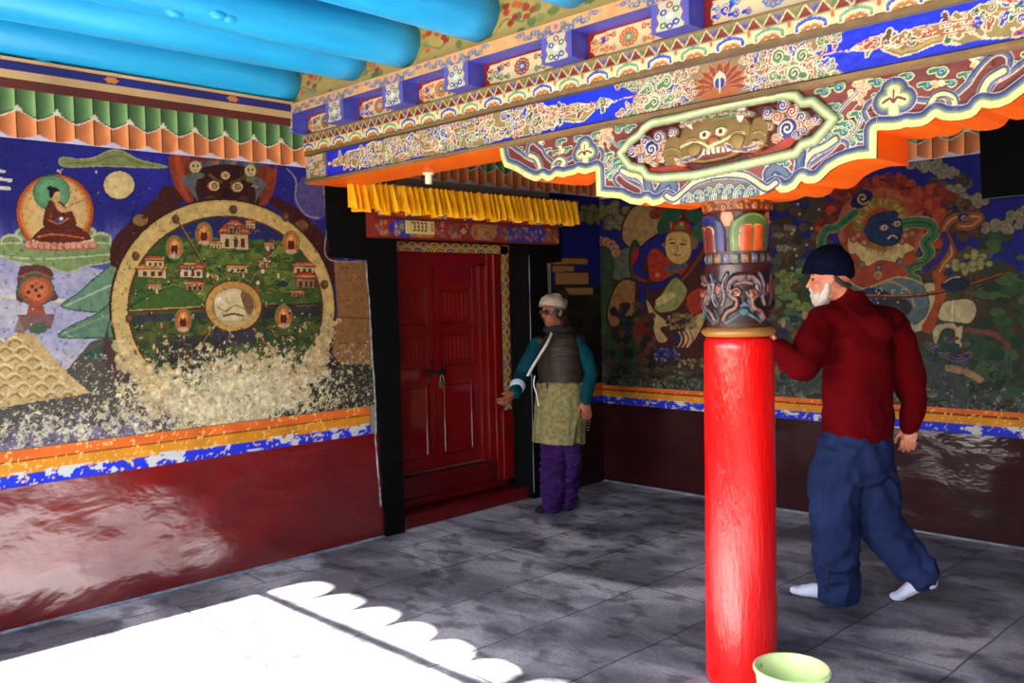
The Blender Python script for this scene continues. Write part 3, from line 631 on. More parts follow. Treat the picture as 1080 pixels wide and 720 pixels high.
# ------------------------------------------------------------------ floor
fm = bpy.data.materials.new('slate_floor'); fm.use_nodes = True
def floor_nodes(M):
    nt = M.node_tree; N = nt.nodes; K = nt.links; b = N['Principled BSDF']
    tc = N.new('ShaderNodeTexCoord')
    def noise(sc, det=5, dist=0.0, scale=(1, 1, 1), rot=0):
        mp = N.new('ShaderNodeMapping'); mp.inputs['Scale'].default_value = scale; mp.inputs['Rotation'].default_value = (0, 0, rot); K.new(tc.outputs['Object'], mp.inputs['Vector'])
        n = N.new('ShaderNodeTexNoise'); n.inputs['Scale'].default_value = sc; n.inputs['Detail'].default_value = det; n.inputs['Distortion'].default_value = dist; K.new(mp.outputs[0], n.inputs['Vector']); return n
    def ramp(src, stops):
        r = N.new('ShaderNodeValToRGB'); e = r.color_ramp.elements
        while len(e) < len(stops): e.new(.5)
        for q, (p_, c_) in zip(e, stops): q.position = p_; q.color = L4(c_)
        K.new(src, r.inputs['Fac']); return r
    def mix(a, bb, f, mode='MIX'):
        x = N.new('ShaderNodeMix'); x.data_type = 'RGBA'; x.blend_type = mode
        if isinstance(f, float): x.inputs[0].default_value = f
        else: K.new(f, x.inputs[0])
        K.new(a, x.inputs[6]); K.new(bb, x.inputs[7]); return x.outputs[2]
    base = ramp(noise(1.6, 8, .3).outputs['Fac'], [(.3, (168, 169, 178)), (.5, (190, 190, 196)), (.7, (208, 206, 208))]).outputs['Color']
    # smoky stains drawn out sideways
    st = ramp(noise(1.5, 11, .55, (1.0, 1.7, 1), .35).outputs['Fac'], [(.42, (255, 255, 255)), (.52, (170, 172, 182)), (.60, (104, 106, 118)), (.70, (58, 58, 70))]).outputs['Color']
    c = mix(base, st, .78, 'MULTIPLY')
    st2 = ramp(noise(5.0, 9, .3, (1, 1.5, 1), -.5).outputs['Fac'], [(.52, (255, 255, 255)), (.63, (80, 80, 90))]).outputs['Color']
    c = mix(c, st2, .6, 'MULTIPLY')
    sp = ramp(noise(60, 3).outputs['Fac'], [(.3, (190, 190, 192)), (.6, (255, 255, 255))]).outputs['Color']
    c = mix(c, sp, .7, 'MULTIPLY')
    # slab joints
    br = N.new('ShaderNodeTexBrick'); br.inputs['Scale'].default_value = 1.0
    for k_, v_ in (('Mortar Size', .006), ('Mortar Smooth', .4), ('Brick Width', 1.35), ('Row Height', .52), ('Bias', 0.0)): br.inputs[k_].default_value = v_
    br.offset = .37; br.inputs['Color1'].default_value = L4((255, 255, 255)); br.inputs['Color2'].default_value = L4((206, 206, 210)); br.inputs['Mortar'].default_value = L4((66, 64, 66))
    mp = N.new('ShaderNodeMapping'); mp.inputs['Location'].default_value = (.25, .13, 0); mp.inputs['Rotation'].default_value = (0, 0, PI/2+.03); K.new(tc.outputs['Object'], mp.inputs['Vector'])
    dn = noise(3, 2); va = N.new('ShaderNodeVectorMath'); va.operation = 'MULTIPLY_ADD'; va.inputs[1].default_value = (.03, .03, 0); K.new(dn.outputs['Color'], va.inputs[0]); K.new(mp.outputs[0], va.inputs[2])
    K.new(va.outputs[0], br.inputs['Vector'])
    c = mix(c, br.outputs['Color'], .75, 'MULTIPLY')
    K.new(c, b.inputs['Base Color'])
    b.inputs['Roughness'].default_value = .55; b.inputs['Specular IOR Level'].default_value = .35
    n3 = noise(26, 8, .2)
    ad = N.new('ShaderNodeMath'); ad.operation = 'MULTIPLY_ADD'; ad.inputs[1].default_value = -1.6; K.new(br.outputs['Fac'], ad.inputs[0]); K.new(n3.outputs['Fac'], ad.inputs[2])
    u = N.new('ShaderNodeBump'); u.inputs['Strength'].default_value = .45; u.inputs['Distance'].default_value = .008; K.new(ad.outputs[0], u.inputs['Height']); K.new(u.outputs['Normal'], b.inputs['Normal'])
floor_nodes(fm)
bm = bmesh.new(); box(bm, (-.6, YF-.2, -.15), (XR+.3, .3, 0)); fl = obj('floor', bm, fm); tag(fl, kind='structure')
yard = mat('courtyard_stone', (176, 168, 156), rough=.9, var=(1.2, (150, 146, 140), 1), bump=(12, .4, .02))
bm = bmesh.new(); box(bm, (-9, -17, -.42), (XR+9, YF-.2, -.12)); tag(obj('floor', bm, yard), kind='structure')

# ------------------------------------------------------------------ left wall, with the door recess y -2.13..-.88, z 0..1.95
DY0, DY1, DZ, DD = -2.13, -.87, 1.94, -.25
bm = bmesh.new()
box(bm, (-.5, YF, 0), (0, DY0, 2.70)); box(bm, (-.5, DY1, 0), (0, .0, 2.70)); box(bm, (-.5, DY0, DZ), (0, DY1, 2.70)); box(bm, (-.5, YF, 2.70), (-.14, 0, 3.12)); box(bm, (-.14, YB+.1, 2.70), (0, 0, 3.12)); box(bm, (-.5, DY0, 0), (DD-.05, DY1, DZ))
wl = obj('wall_left', bm, plaster); tag(wl, kind='structure')
def dadobox(name, lo, hi, m, parent, axis, seed):
    """dado slab with a gently uneven plaster face"""
    bm = bmesh.new(); du = .03
    if axis == 'y': n = int((hi[1]-lo[1])/du)
    else: n = int((hi[0]-lo[0])/du)
    k = int((hi[2]-lo[2])/du); g = []
    for i in range(n+1):
        r = []
        for j in range(k+1):
            a = i/n; b = j/k; z = lo[2]+(hi[2]-lo[2])*b
            edge = min(1, 8*b, 8*(1-b), 8*a, 8*(1-a))
            if axis == 'y':
                y = lo[1]+(hi[1]-lo[1])*a; d = (mnoise.noise((y*1.9, z*2.6, seed))*.014+mnoise.noise((y*6, z*8, seed))*.004)*edge
                r.append(bm.verts.new((hi[0]+d, y, z)))
            else:
                x = lo[0]+(hi[0]-lo[0])*a; d = (mnoise.noise((x*1.9, z*2.6, seed))*.014+mnoise.noise((x*6, z*8, seed))*.004)*edge
                r.append(bm.verts.new((x, lo[1]-d, z)))
        g.append(r)
    for i in range(n):
        for j in range(k): bm.faces.new((g[i][j], g[i+1][j], g[i+1][j+1], g[i][j+1]))
    o = obj(name, bm, m, parent, smooth=True)
    return o
dadobox('dado', (0, YF, 0), (.014, -2.29, .684), dado, wl, 'y', 2.0)
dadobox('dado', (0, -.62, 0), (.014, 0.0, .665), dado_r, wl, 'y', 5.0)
cv = Cv((.012, YF, .684), (0, 1, 0), (0, 0, 1), -2.37-YF, .178, .006); border(cv, .862, .684, 1.0, 3)
cv.mesh('painted_border', paint, wl, nrm=(1, 0, 0))
cv = Cv((.012, -.60, .660), (0, 1, 0), (0, 0, 1), .6, .16, .01); border(cv, .82, .66, .2, 4)
cv.mesh('painted_border', paint, wl, nrm=(1, 0, 0))
ml = mural_left(); ml.mesh('mural', paint, wl, nrm=(1, 0, 0))
cv = Cv((.016, -6.3, 2.340), (0, 1, 0), (0, 0, 1), 6.3, .235, .006); valance(cv, 2); cv.mesh('painted_frill', paint, wl, nrm=(1, 0, 0))
# flat cornice boards above the frill
for z0, z1, x1, c in ((2.573, 2.617, .030, (96, 36, 28)), (2.617, 2.655, .036, (206, 172, 118)), (2.655, 2.697, .040, (34, 38, 118)), (2.697, 2.712, .05, (216, 180, 124))):
    bm = bmesh.new(); box(bm, (0, YF, z0), (x1, 0, z1), .002)
    obj('cornice_board', bm, mat('cornice_%d' % int(z0*1000), c, rough=.6, bump=(40, .2, .004), var=(3, tuple(int(q*.85) for q in c), 1)), wl)
bm = bmesh.new()
for k in range(8):
    y = -5.9+k*.66; 
    pts = [bm.verts.new((.0415, y+.042*math.cos(a)*(1.0 if i % 2 == 0 else .66), 2.676+.019*math.sin(a)*(1.0 if i % 2 == 0 else .75))) for i, a in enumerate([2*PI*j/12 for j in range(12)])]
    bm.faces.new(pts)
obj('cornice_flowers', bm, mat('ochre_flower', (204, 122, 50), rough=.6), wl)
# strip of mural between the door surround and the corner
def strip_left():
    cv = Cv((.010, -.62, .82), (0, 1, 0), (0, 0, 1), .61, 1.53, .006, (20, 26, 100))
    cv.col[cv.py > 300] = (26, 28, 24); cv.col[(cv.py > 330)] = (30, 24, 20)
    R = random.Random(3)
    for X, Y, w, h in ((582, 272, 38, 7), (582, 280, 24, 7), (585, 287, 36, 13), (596, 303, 30, 8)):
        cv.poly([(X, Y), (X+w, Y), (X+w, Y+h), (X, Y+h)], (146, 104, 62), line=(50, 34, 22), lw=1.2)
    for X, Y, r in ((622, 222, 9), (612, 228, 8), (630, 230, 10)): cloud(cv, X, Y, r, (96, 92, 54), (130, 120, 84), 5, R)
    for i in range(60): cv.ell(R.uniform(585, 640), R.uniform(310, 405), R.uniform(2, 7), R.uniform(2, 5), R.choice([(34, 40, 28), (46, 34, 26), (28, 28, 26), (56, 44, 30)]))
    cv.mesh('mural', paint, wl, nrm=(1, 0, 0))
strip_left()

# black trapezoid surround of the door: jambs on the wall face, ears above, the reveals
bm = bmesh.new()
def slab_yz(bm, pts, x0, x1):
    a = [bm.verts.new((x0, y, z)) for y, z in pts]; b = [bm.verts.new((x1, y, z)) for y, z in pts]; n = len(pts)
    for i in range(n): bm.faces.new((a[i], a[(i+1) % n], b[(i+1) % n], b[i]))
    bm.faces.new(a[::-1]); bm.faces.new(b)
R_ = random.Random(8)
def wob(P, k=5, s=.006):
    out = []
    for (a, b), (c, d) in zip(P, P[1:]+P[:1]):
        for i in range(k):
            t = i/k; out.append((a+(c-a)*t+(R_.uniform(-s, s) if i else 0), b+(d-b)*t+(R_.uniform(-s, s) if i else 0)))
    return out
slab_yz(bm, [(DY0, 0), (DY0, 2.25)]+wob([(-2.66, 2.25), (-2.645, 1.81)], 5)[:6]+[(-2.365, 1.795)]+wob([(-2.365, 1.795), (-2.285, 0)], 14)[1:15]+[(-2.28, 0)], .0, .030)
slab_yz(bm, [(-.62, 0), (-.67, 1.795), (-.60, 1.80), (-.50, 1.81), (-.49, 2.25), (DY1, 2.25), (DY1, 0)], .0, .018)
sr = obj('black_surround', bm, black_paint, wl)
bm = bmesh.new()
box(bm, (DD-.02, DY1-.004, 0), (.016, DY1+.02, DZ+.3)); box(bm, (DD-.02, DY0-.02, 0), (.028, DY0+.004, DZ+.3))
obj('black_reveal', bm, black_paint, wl)
# worn pale edges of the surround
chip = mat('chipped_edge', (150, 146, 140), rough=.9, var=(30, (84, 92, 110), 1))
for (P, w, xx) in (([(-2.373, 1.80), (-2.352, 1.5), (-2.345, 1.2), (-2.33, .9), (-2.335, .66)], .013, .020), ([(-2.335, .66), (-2.318, .4), (-2.305, .2)], .016, .014), ([(-2.665, 2.25), (-2.652, 2.0), (-2.65, 1.80), (-2.37, 1.79)], .008, .012)):
    bm = bmesh.new(); P2 = smooth_pts(P, k=8)
    tube(bm, [(xx+R_.uniform(-.003, .003), a, b) for a, b in P2], [w*.5*R_.uniform(.5, 1.2) for _ in P2], 6); obj('chipped_edge', bm, chip, wl, smooth=True)
bm = bmesh.new(); tube(bm, [(.019, DY1-.0+.0*k, .05+k*.09) for k in range(21)], [R_.uniform(.0015, .0045) for k in range(21)], 6); obj('chipped_edge', bm, mat('grey_edge', (116, 126, 140), rough=.9), wl, smooth=True)

# ------------------------------------------------------------------ right wall
bm = bmesh.new(); box(bm, (-.5, 0, 0), (XR, .4, 3.2)); wr = obj('wall_right', bm, plaster); tag(wr, kind='structure')
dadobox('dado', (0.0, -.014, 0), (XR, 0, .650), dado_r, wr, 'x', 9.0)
cv = Cv((0, -.012, .650), (1, 0, 0), (0, 0, 1), XR, .165, .006); border(cv, .815, .65, .3, 6); cv.mesh('painted_border', paint, wr)
mr = mural_right(); mr.mesh('mural', paint, wr)
bm = bmesh.new(); box(bm, (4.3, -.01, .815), (XR, .0, 2.34)); obj('plain_paint', bm, mat('deep_blue_wall', (30, 36, 110), rough=.6, var=(2, (40, 60, 60), 1)), wr)
cv = Cv((0, -.016, 2.325), (1, 0, 0), (0, 0, 1), XR, .25, .006); valance(cv, 7, .094); cv.mesh('painted_frill', paint, wr)
bm = bmesh.new(); box(bm, (0, -.03, 2.573), (XR, 0, 2.62)); obj('cornice_board', bm, MATS['cornice_2573'], wr)
bm = bmesh.new(); box(bm, (0, -.036, 2.62), (XR, 0, 2.70)); obj('cornice_board', bm, MATS['cornice_2617'], wr)
# pale skirting line where the plaster meets the floor
sk = mat('limewash_line', (150, 156, 168), rough=.9, var=(14, (96, 104, 118), 1))
for nm, lo, hi in (('baseboard_left', (0, YF, 0), (.030, -2.29, .012)), ('baseboard_right', (0, -.028, 0), (XR, 0, .012))):
    bm = bmesh.new(); box(bm, lo, hi, .003); tag(obj(nm, bm, sk), kind='structure')
# black painted window surround high on the right wall
w1 = empty('window_1', (3.3, 0, 2.05)); tag(w1, kind='structure')
bm = bmesh.new()
P = [(2.905, 2.60), (2.925, 2.045), (3.30, 2.055), (3.30, 1.0), (4.9, 1.0), (4.9, 2.055), (5.15, 2.05), (5.1, 2.60)]
P[2:6] = [(3.30, 2.035), (3.305, 1.25), (4.85, 1.25), (4.85, 2.055)]
# only the ear and lintel zone: flat slab on the wall with a real opening below it
a = [bm.verts.new((x, -.05, z)) for x, z in [(2.905, 2.60), (2.925, 2.050), (5.15, 2.05), (5.1, 2.60)]]; b = [bm.verts.new((x, 0, z)) for x, z in [(2.905, 2.60), (2.925, 2.050), (5.15, 2.05), (5.1, 2.60)]]
for i in range(4): bm.faces.new((a[i], a[(i+1) % 4], b[(i+1) % 4], b[i]))
bm.faces.new(a); bm.faces.new(b[::-1])
obj('black_surround', bm, black_paint, w1)
bm = bmesh.new(); tube(bm, [(2.93+.1*k, -.052, 2.052+R_.uniform(-.002, .002)) for k in range(18)], [R_.uniform(.001, .003) for k in range(18)], 6); obj('chipped_edge', bm, MATS['grey_edge'], w1)

# far right wall, added outside the frame to limit sky light, and ceiling
bm = bmesh.new(); box(bm, (XR, YF, 0), (XR+.3, .4, 3.2)); tag(obj('added_side_wall', bm, mat('side_plaster', (140, 60, 44), rough=.8)), kind='structure')
ceil_m = mat('ceiling_boards', (40, 128, 176), rough=.6, bump=(14, .3, .01), var=(3, (30, 108, 160), 1))
bm = bmesh.new(); box(bm, (-.5, YF-.05, ZC), (XR+.3, .4, ZC+.18)); tag(obj('ceiling', bm, ceil_m), kind='structure')
# pier at the outer end of the left wall, and the eave board with arched cut-outs over a rail: they shape the sun patch
pier = mat('whitewash', (212, 206, 192), rough=.85, bump=(20, .3, .01))
bm = bmesh.new(); box(bm, (-.5, YF-.25, -.15), (.315, YF, 3.12)); box(bm, (.315, YF-.25, -.15), (XR+.3, YF-.13, .95)); tag(obj('pier_added_parapet', bm, pier), kind='structure')  # low parapet added out of view to cut reflections of the bright yard

# ------------------------------------------------------------------ door
red = mat('red_door_gloss', (132, 3, 8), rough=.4, spec=.3, coat=.9, coat_rough=.07, bump=(34, .15, .004), var=(7, (116, 5, 10), 1))
red_d = mat('dark_red_gloss', (106, 6, 10), rough=.3, spec=.5, coat=.3, bump=(30, .2, .005), var=(8, (84, 5, 9), 1))
door = empty('door_1', (DD, -1.5, 0)); tag(door, kind='structure')
def fr(bm, y0, y1, z0, z1, x0, x1, bev=.004): box(bm, (x0, y0, z0), (x1, y1, z1), bev)
X0 = DD-.04
def leaf(y0, y1):
    bm = bmesh.new()
    z0, z1 = .31, 1.80; st = .055
    fr(bm, y0, y0+st, z0, z1, X0, X0+.035); fr(bm, y1-st, y1, z0, z1, X0, X0+.035)
    rails = [z0, .45, .93, 1.05, 1.29, 1.36, 1.62, z1]
    for a, b in ((z0, z0+.09), (.93, 1.05), (1.30, 1.355), (1.62, z1)): fr(bm, y0+st, y1-st, a, b, X0, X0+.033)
    fr(bm, y0+st-.005, y1-st+.005, z0, z1, X0-.012, X0+.010, 0)      # back sheet
    # raised fields: two reeded, one plain
    for a, b, reed in ((1.355, 1.62, 1), (1.05, 1.30, 1), (z0+.09, .93, 0)):
        g = .022; yy0, yy1 = y0+st+g, y1-st-g
        fr(bm, yy0, yy1, a+g, b-g, X0, X0+.024, .008)
        if reed:
            n = 6
            for i in range(n):
                yc = yy0+.02+(yy1-yy0-.04)*(i+.5)/n
                tube(bm, [(X0+.024, yc, a+g+.025), (X0+.024, yc, b-g-.025)], .0085, 8)
        else:
            for yc in (yy0+.006, yy1-.006): tube(bm, [(X0+.025, yc, a+g), (X0+.025, yc, b-g)], .009, 12)
    return bm
l1 = obj('door_leaf', leaf(-2.02, -1.588), red, door); l2 = obj('door_leaf', leaf(-1.584, -1.15), red, door)
bm = bmesh.new()
fr(bm, -1.15, -1.08, .31, 1.87, X0, X0+.055); fr(bm, -1.09, -1.02, .14, 1.87, X0, X0+.075); fr(bm, -1.03, -.965, .14, 1.87, X0, X0+.09)
fr(bm, -2.09, -2.02, .14, 1.87, X0, X0+.06)
fr(bm, -2.09, -.965, 1.80, 1.875, X0, X0+.07); fr(bm, -2.09, -1.02, 1.775, 1.82, X0, X0+.055)
obj('door_frame', bm, red, door)
bm = bmesh.new(); fr(bm, -.975, DY1+.0, .14, .675, X0, X0+.105); obj('frame_plinth', bm, red, door)
bm = bmesh.new(); fr(bm, -2.09, -.96, .14, .295, X0, X0+.085); fr(bm, -2.10, -.95, .10, .145, X0, X0+.12); obj('kick_board', bm, red_d, door)
# threshold slab with a rounded front corner
bm = bmesh.new()
P = [(DD-.04, DY0), (-.035, DY0), (-.030, -1.8), (-.035, -1.5), (-.05, -1.2), (-.075, -1.0), (-.11, DY1), (DD-.04, DY1)]
P = [(DD-.04, DY0), (-.02, DY0), (-.015, -1.7), (-.02, -1.4), (-.03, -1.1), (-.03, DY1), (DD-.04, DY1)]
a = [bm.verts.new((x, y, 0)) for x, y in P]; b = [bm.verts.new((x-.008, y, .085)) for x, y in P]
for i in range(len(P)): bm.faces.new((a[i], a[(i+1) % len(P)], b[(i+1) % len(P)], b[i]))
bm.faces.new(a[::-1]); bm.faces.new(b); obj('threshold', bm, red_d, door)
# painted strip round the frame
def motif_strip(cv, per=.07):
    """triangles in one row, coloured arcs in the other; local u along, v across 0..W"""
    W = cv.v.max(); cv.local(cv.u, cv.v); U = cv.u.max()
    cv.col[:] = (190, 150, 74)
    n = int(U/per)+1
    for i in range(n+1):
        x = i*per
        cv.poly([(x, W), (x+per, W), (x+per/2, W*.55)], (136, 30, 22)); cv.line([(x, W), (x+per/2, W*.55), (x+per, W)], .006, (206, 190, 110))
        cv.ell(x, W*.68, per*.2, W*.12, ((40, 50, 120), (90, 110, 50))[i % 2])
        cv.ell(x+per/2, W*.05, per*.46, W*.42, (206, 190, 130)); cv.ell(x+per/2, W*.05, per*.38, W*.33, ((34, 44, 150), (96, 120, 44), (150, 36, 30))[i % 3]); cv.ell(x+per/2, W*.02, per*.25, W*.2, (214, 180, 120)); cv.ell(x+per/2, 0, per*.14, W*.12, (130, 40, 30))
    cv.col[np.abs(cv.v-W*.5) < .004] = (150, 100, 60)
cv = Cv((X0+.10, -.965, .675), (0, 0, 1), (0, 1, 0), 1.93-.675, .085, .004); motif_strip(cv, .1); cv.mesh('painted_strip', paint_wood, door, nrm=(1, 0, 0))
cv = Cv((X0+.10, -2.12, 1.872), (0, 1, 0), (0, 0, 1), 1.25, .075, .004); motif_strip(cv, .1); cv.mesh('painted_strip', paint_wood, door, nrm=(1, 0, 0))
# hasp and bolt
iron = mat('old_iron', (58, 40, 36), rough=.5, metal=.7)
bm = bmesh.new(); tube(bm, [(X0+.05, -1.665, 1.005), (X0+.05, -1.49, 1.012)], .008, 10); box(bm, (X0+.03, -1.67, .985), (X0+.045, -1.62, 1.03), .002); box(bm, (X0+.03, -1.56, .985), (X0+.047, -1.50, 1.035), .002)
tube(bm, [(X0+.04, -1.64, 1.10), (X0+.06, -1.64, 1.09), (X0+.06, -1.64, 1.03), (X0+.04, -1.64, 1.02)], .006, 8); tube(bm, [(X0+.04, -1.53, 1.10), (X0+.06, -1.53, 1.09), (X0+.06, -1.53, 1.03), (X0+.04, -1.53, 1.02)], .006, 8)
obj('hasp', bm, iron, door, smooth=True)
pl = empty('padlock', (X0+.06, -1.545, .90)); tag(pl, 'small worn brass padlock hanging from the hasp of the red door', 'padlock')
bm = bmesh.new(); box(bm, (X0+.045, -1.572, .895), (X0+.069, -1.522, .945), .006); obj('lock_body', bm, mat('worn_brass', (150, 136, 96), rough=.35, metal=.8), pl)
bm = bmesh.new(); tube(bm, [(X0+.057, -1.547+.017*math.cos(a), .945+(.045 if math.sin(a) > 0 else 0)*math.sin(a)*1.0+.0) for a in [PI*k/12 for k in range(13)]], .0042, 8); obj('shackle', bm, mat('steel', (190, 190, 194), rough=.3, metal=.9), pl, smooth=True)

# ------------------------------------------------------------------ lintel over the door, in two painted tiers
lt = empty('door_lintel', (0, -1.5, 1.93)); tag(lt, 'painted two tier wooden lintel over the red door, half hidden by the yellow frill', 'lintel')
bm = bmesh.new(); box(bm, (-.0, -2.37, 1.935), (.118, -.64, 2.06), .004); box(bm, (-.0, -2.37, 2.06), (.158, -.64, 2.17), .004); box(bm, (-.24, DY0, 1.94), (0, DY1, 1.96)); obj('lintel_core', bm, mat('lintel_red', (120, 34, 22), rough=.5), lt)
def lintel_tier(x, z0, z1, seed, blocks):
    cv = Cv((x, -2.37, z0), (0, 1, 0), (0, 0, 1), 1.73, z1-z0, .005, (140, 44, 28)); R = random.Random(seed)
    cv.local(cv.u, cv.v); H = z1-z0
    if blocks:
        for i in range(8):
            u0 = i*.235; c = ((186, 168, 128), (46, 60, 150))[i % 2]
            cv.poly([(u0, 0), (u0+.10, 0), (u0+.10, H), (u0, H)], c)
            for k in range(12): cv.ell(u0+R.uniform(.01, .09), R.uniform(.01, H-.01), .010, .008, R.choice([(40, 50, 140), (150, 60, 40), (216, 200, 160), (70, 96, 60)]))
            cv.ell(u0+.168, H/2, .055, H*.38, (176, 80, 46)); cv.ell(u0+.168, H/2, .03, H*.22, (90, 30, 24))
    else:
        for u0 in (.16, .30, .86, 1.2, 1.38): cv.poly([(u0, 0), (u0+.16, 0), (u0+.22, H/2), (u0+.16, H), (u0, H), (u0-.06, H/2)], (40, 50, 160) if u0 < .2 or u0 > 1.1 else (164, 110, 60))
        for k in range(230): 
            a, b = R.uniform(0, 1.73), R.uniform(.015, H-.015); cv.spiral(a, b, R.uniform(.012, .022), 1.2, .005, R.choice([(206, 160, 90), (150, 60, 36), (56, 70, 150), (100, 110, 60), (190, 120, 60)]), R.uniform(0, 6))
        for u0 in (.75,): cv.poly([(u0-.06, H/2), (u0, H*.15), (u0+.06, H/2), (u0, H*.85)], (110, 36, 26)); cv.poly([(u0-.035, H/2), (u0, H*.3), (u0+.035, H/2), (u0, H*.7)], (190, 140, 80))
    cv.col[(cv.v < .010) | (cv.v > H-.010)] = (110, 34, 22)
    return cv.mesh('painted_face', paint_wood, lt, nrm=(1, 0, 0))
lintel_tier(.1195, 1.935, 2.06, 1, False); lintel_tier(.1595, 2.06, 2.17, 2, True)
# number plate
npz = empty('number_plate', (.12, -2.02, 1.955)); tag(npz, 'small cream plate with black painted numerals on the door lintel', 'plate')
bm = bmesh.new(); box(bm, (.1205, -2.125, 1.965), (.127, -1.885, 2.050), .002); obj('plate', bm, mat('cream_enamel', (214, 194, 120), rough=.5), npz)
def text(name, s, size, M, m, parent, ext=.001):
    cu = bpy.data.curves.new(name, 'FONT'); cu.body = s; cu.size = size; cu.extrude = ext; cu.align_x = 'CENTER'; cu.align_y = 'CENTER'
    t = bpy.data.objects.new(name+'_tmp', cu); C.objects.link(t); dg = bpy.context.evaluated_depsgraph_get()
    me = bpy.data.meshes.new_from_object(t.evaluated_get(dg)); bpy.data.objects.remove(t); me.transform(M); me.name = name
    return link(name, me, m, parent)
RY = Matrix(((0, 0, 1, 0), (1, 0, 0, 0), (0, 1, 0, 0), (0, 0, 0, 1)))      # text plane -> wall facing +x, reading along +y
text('numerals', "'3333", .088, Matrix.Translation((.1275, -2.015, 2.008)) @ RY @ Matrix.Diagonal((.72, 1, 1, 1)), mat('black_numerals', (24, 20, 16), rough=.6), npz)
text('red_numeral', "0", .082, Matrix.Translation((.1275, -1.906, 2.008)) @ RY @ Matrix.Diagonal((.6, 1, 1, 1)), mat('red_numeral', (130, 16, 20), rough=.6), npz)
# ------------------------------------------------------------------ the painted beam
BX1 = 6.0                                   # runs past the right edge of the frame
ZB0, ZB1, ZB2, ZB3, ZP = 2.240, 2.429, 2.530, 2.640, 2.700
BD = .30                                    # depth of the beam
beam = empty('painted_beam', (3.0, YB+BD/2, ZB0)); tag(beam, 'long painted beam with scrollwork frieze crossing from the left wall above the pillar', 'beam')
orange = mat('orange_underside', (250, 108, 2), rough=.5, var=(6, (244, 96, 2), 1), bump=(40, .12, .003))
lav = mat('blue_block_paint', (74, 76, 176), rough=.5, var=(12, (60, 62, 150), 1), bump=(40, .15, .003))
olive = mat('olive_wood', (128, 104, 58), rough=.55, var=(20, (104, 82, 46), 1))
bm = bmesh.new(); box(bm, (.0, YB+.004, ZB0), (BX1, YB+BD, ZP+.18)); obj('beam_core', bm, orange, beam)

WHITE = (226, 212, 180)
PAL = [(60, 112, 62), (176, 70, 36), (54, 66, 172), (150, 126, 62), (196, 96, 50), (44, 92, 70), (104, 60, 40)]
def curl(cv, x, y, r, col, sgn=1, a0=0.0, w=None, edge=WHITE, dark=None):
    """a painted cloud curl: pale outline, coloured body, darker eye, pale spiral"""
    c, s = math.cos(a0), math.sin(a0)
    tx, ty = x-1.5*r*c, y-1.5*r*s
    cv.line([(tx, ty), (x-.5*r*c, y-.5*r*s)], r*1.25, edge); cv.ell(x, y, r*1.14, r*1.14, edge)
    cv.line([(tx, ty), (x-.5*r*c, y-.5*r*s)], r*.8, col); cv.ell(x, y, r*.9, r*.9, col)
    cv.ell(x+.15*r, y, r*.45, r*.45, dark or tuple(int(q*.5) for q in col)); cv.spiral(x, y, r*.72, 1.25, r*.2, edge, a0+2.4, sgn)
def curls(cv, pts, n, r0, r1, pal, R, edge=WHITE):
    P = np.asarray(pts, float); x0, y0 = P.min(0); x1, y1 = P.max(0); k = 0
    def ins(x, y):
        r = False
        for i in range(len(P)):
            (a, b), (c, d) = P[i-1], P[i]
            if (b > y) != (d > y) and x < (c-a)*(y-b)/(d-b)+a: r = not r
        return r
    t = 0
    while k < n and t < n*30:
        t += 1; x = R.uniform(x0, x1); y = R.uniform(y0, y1)
        if not ins(x, y): continue
        curl(cv, x, y, R.uniform(r0, r1), R.choice(pal), R.choice((-1, 1)), R.uniform(0, 6.28), edge=edge); k += 1

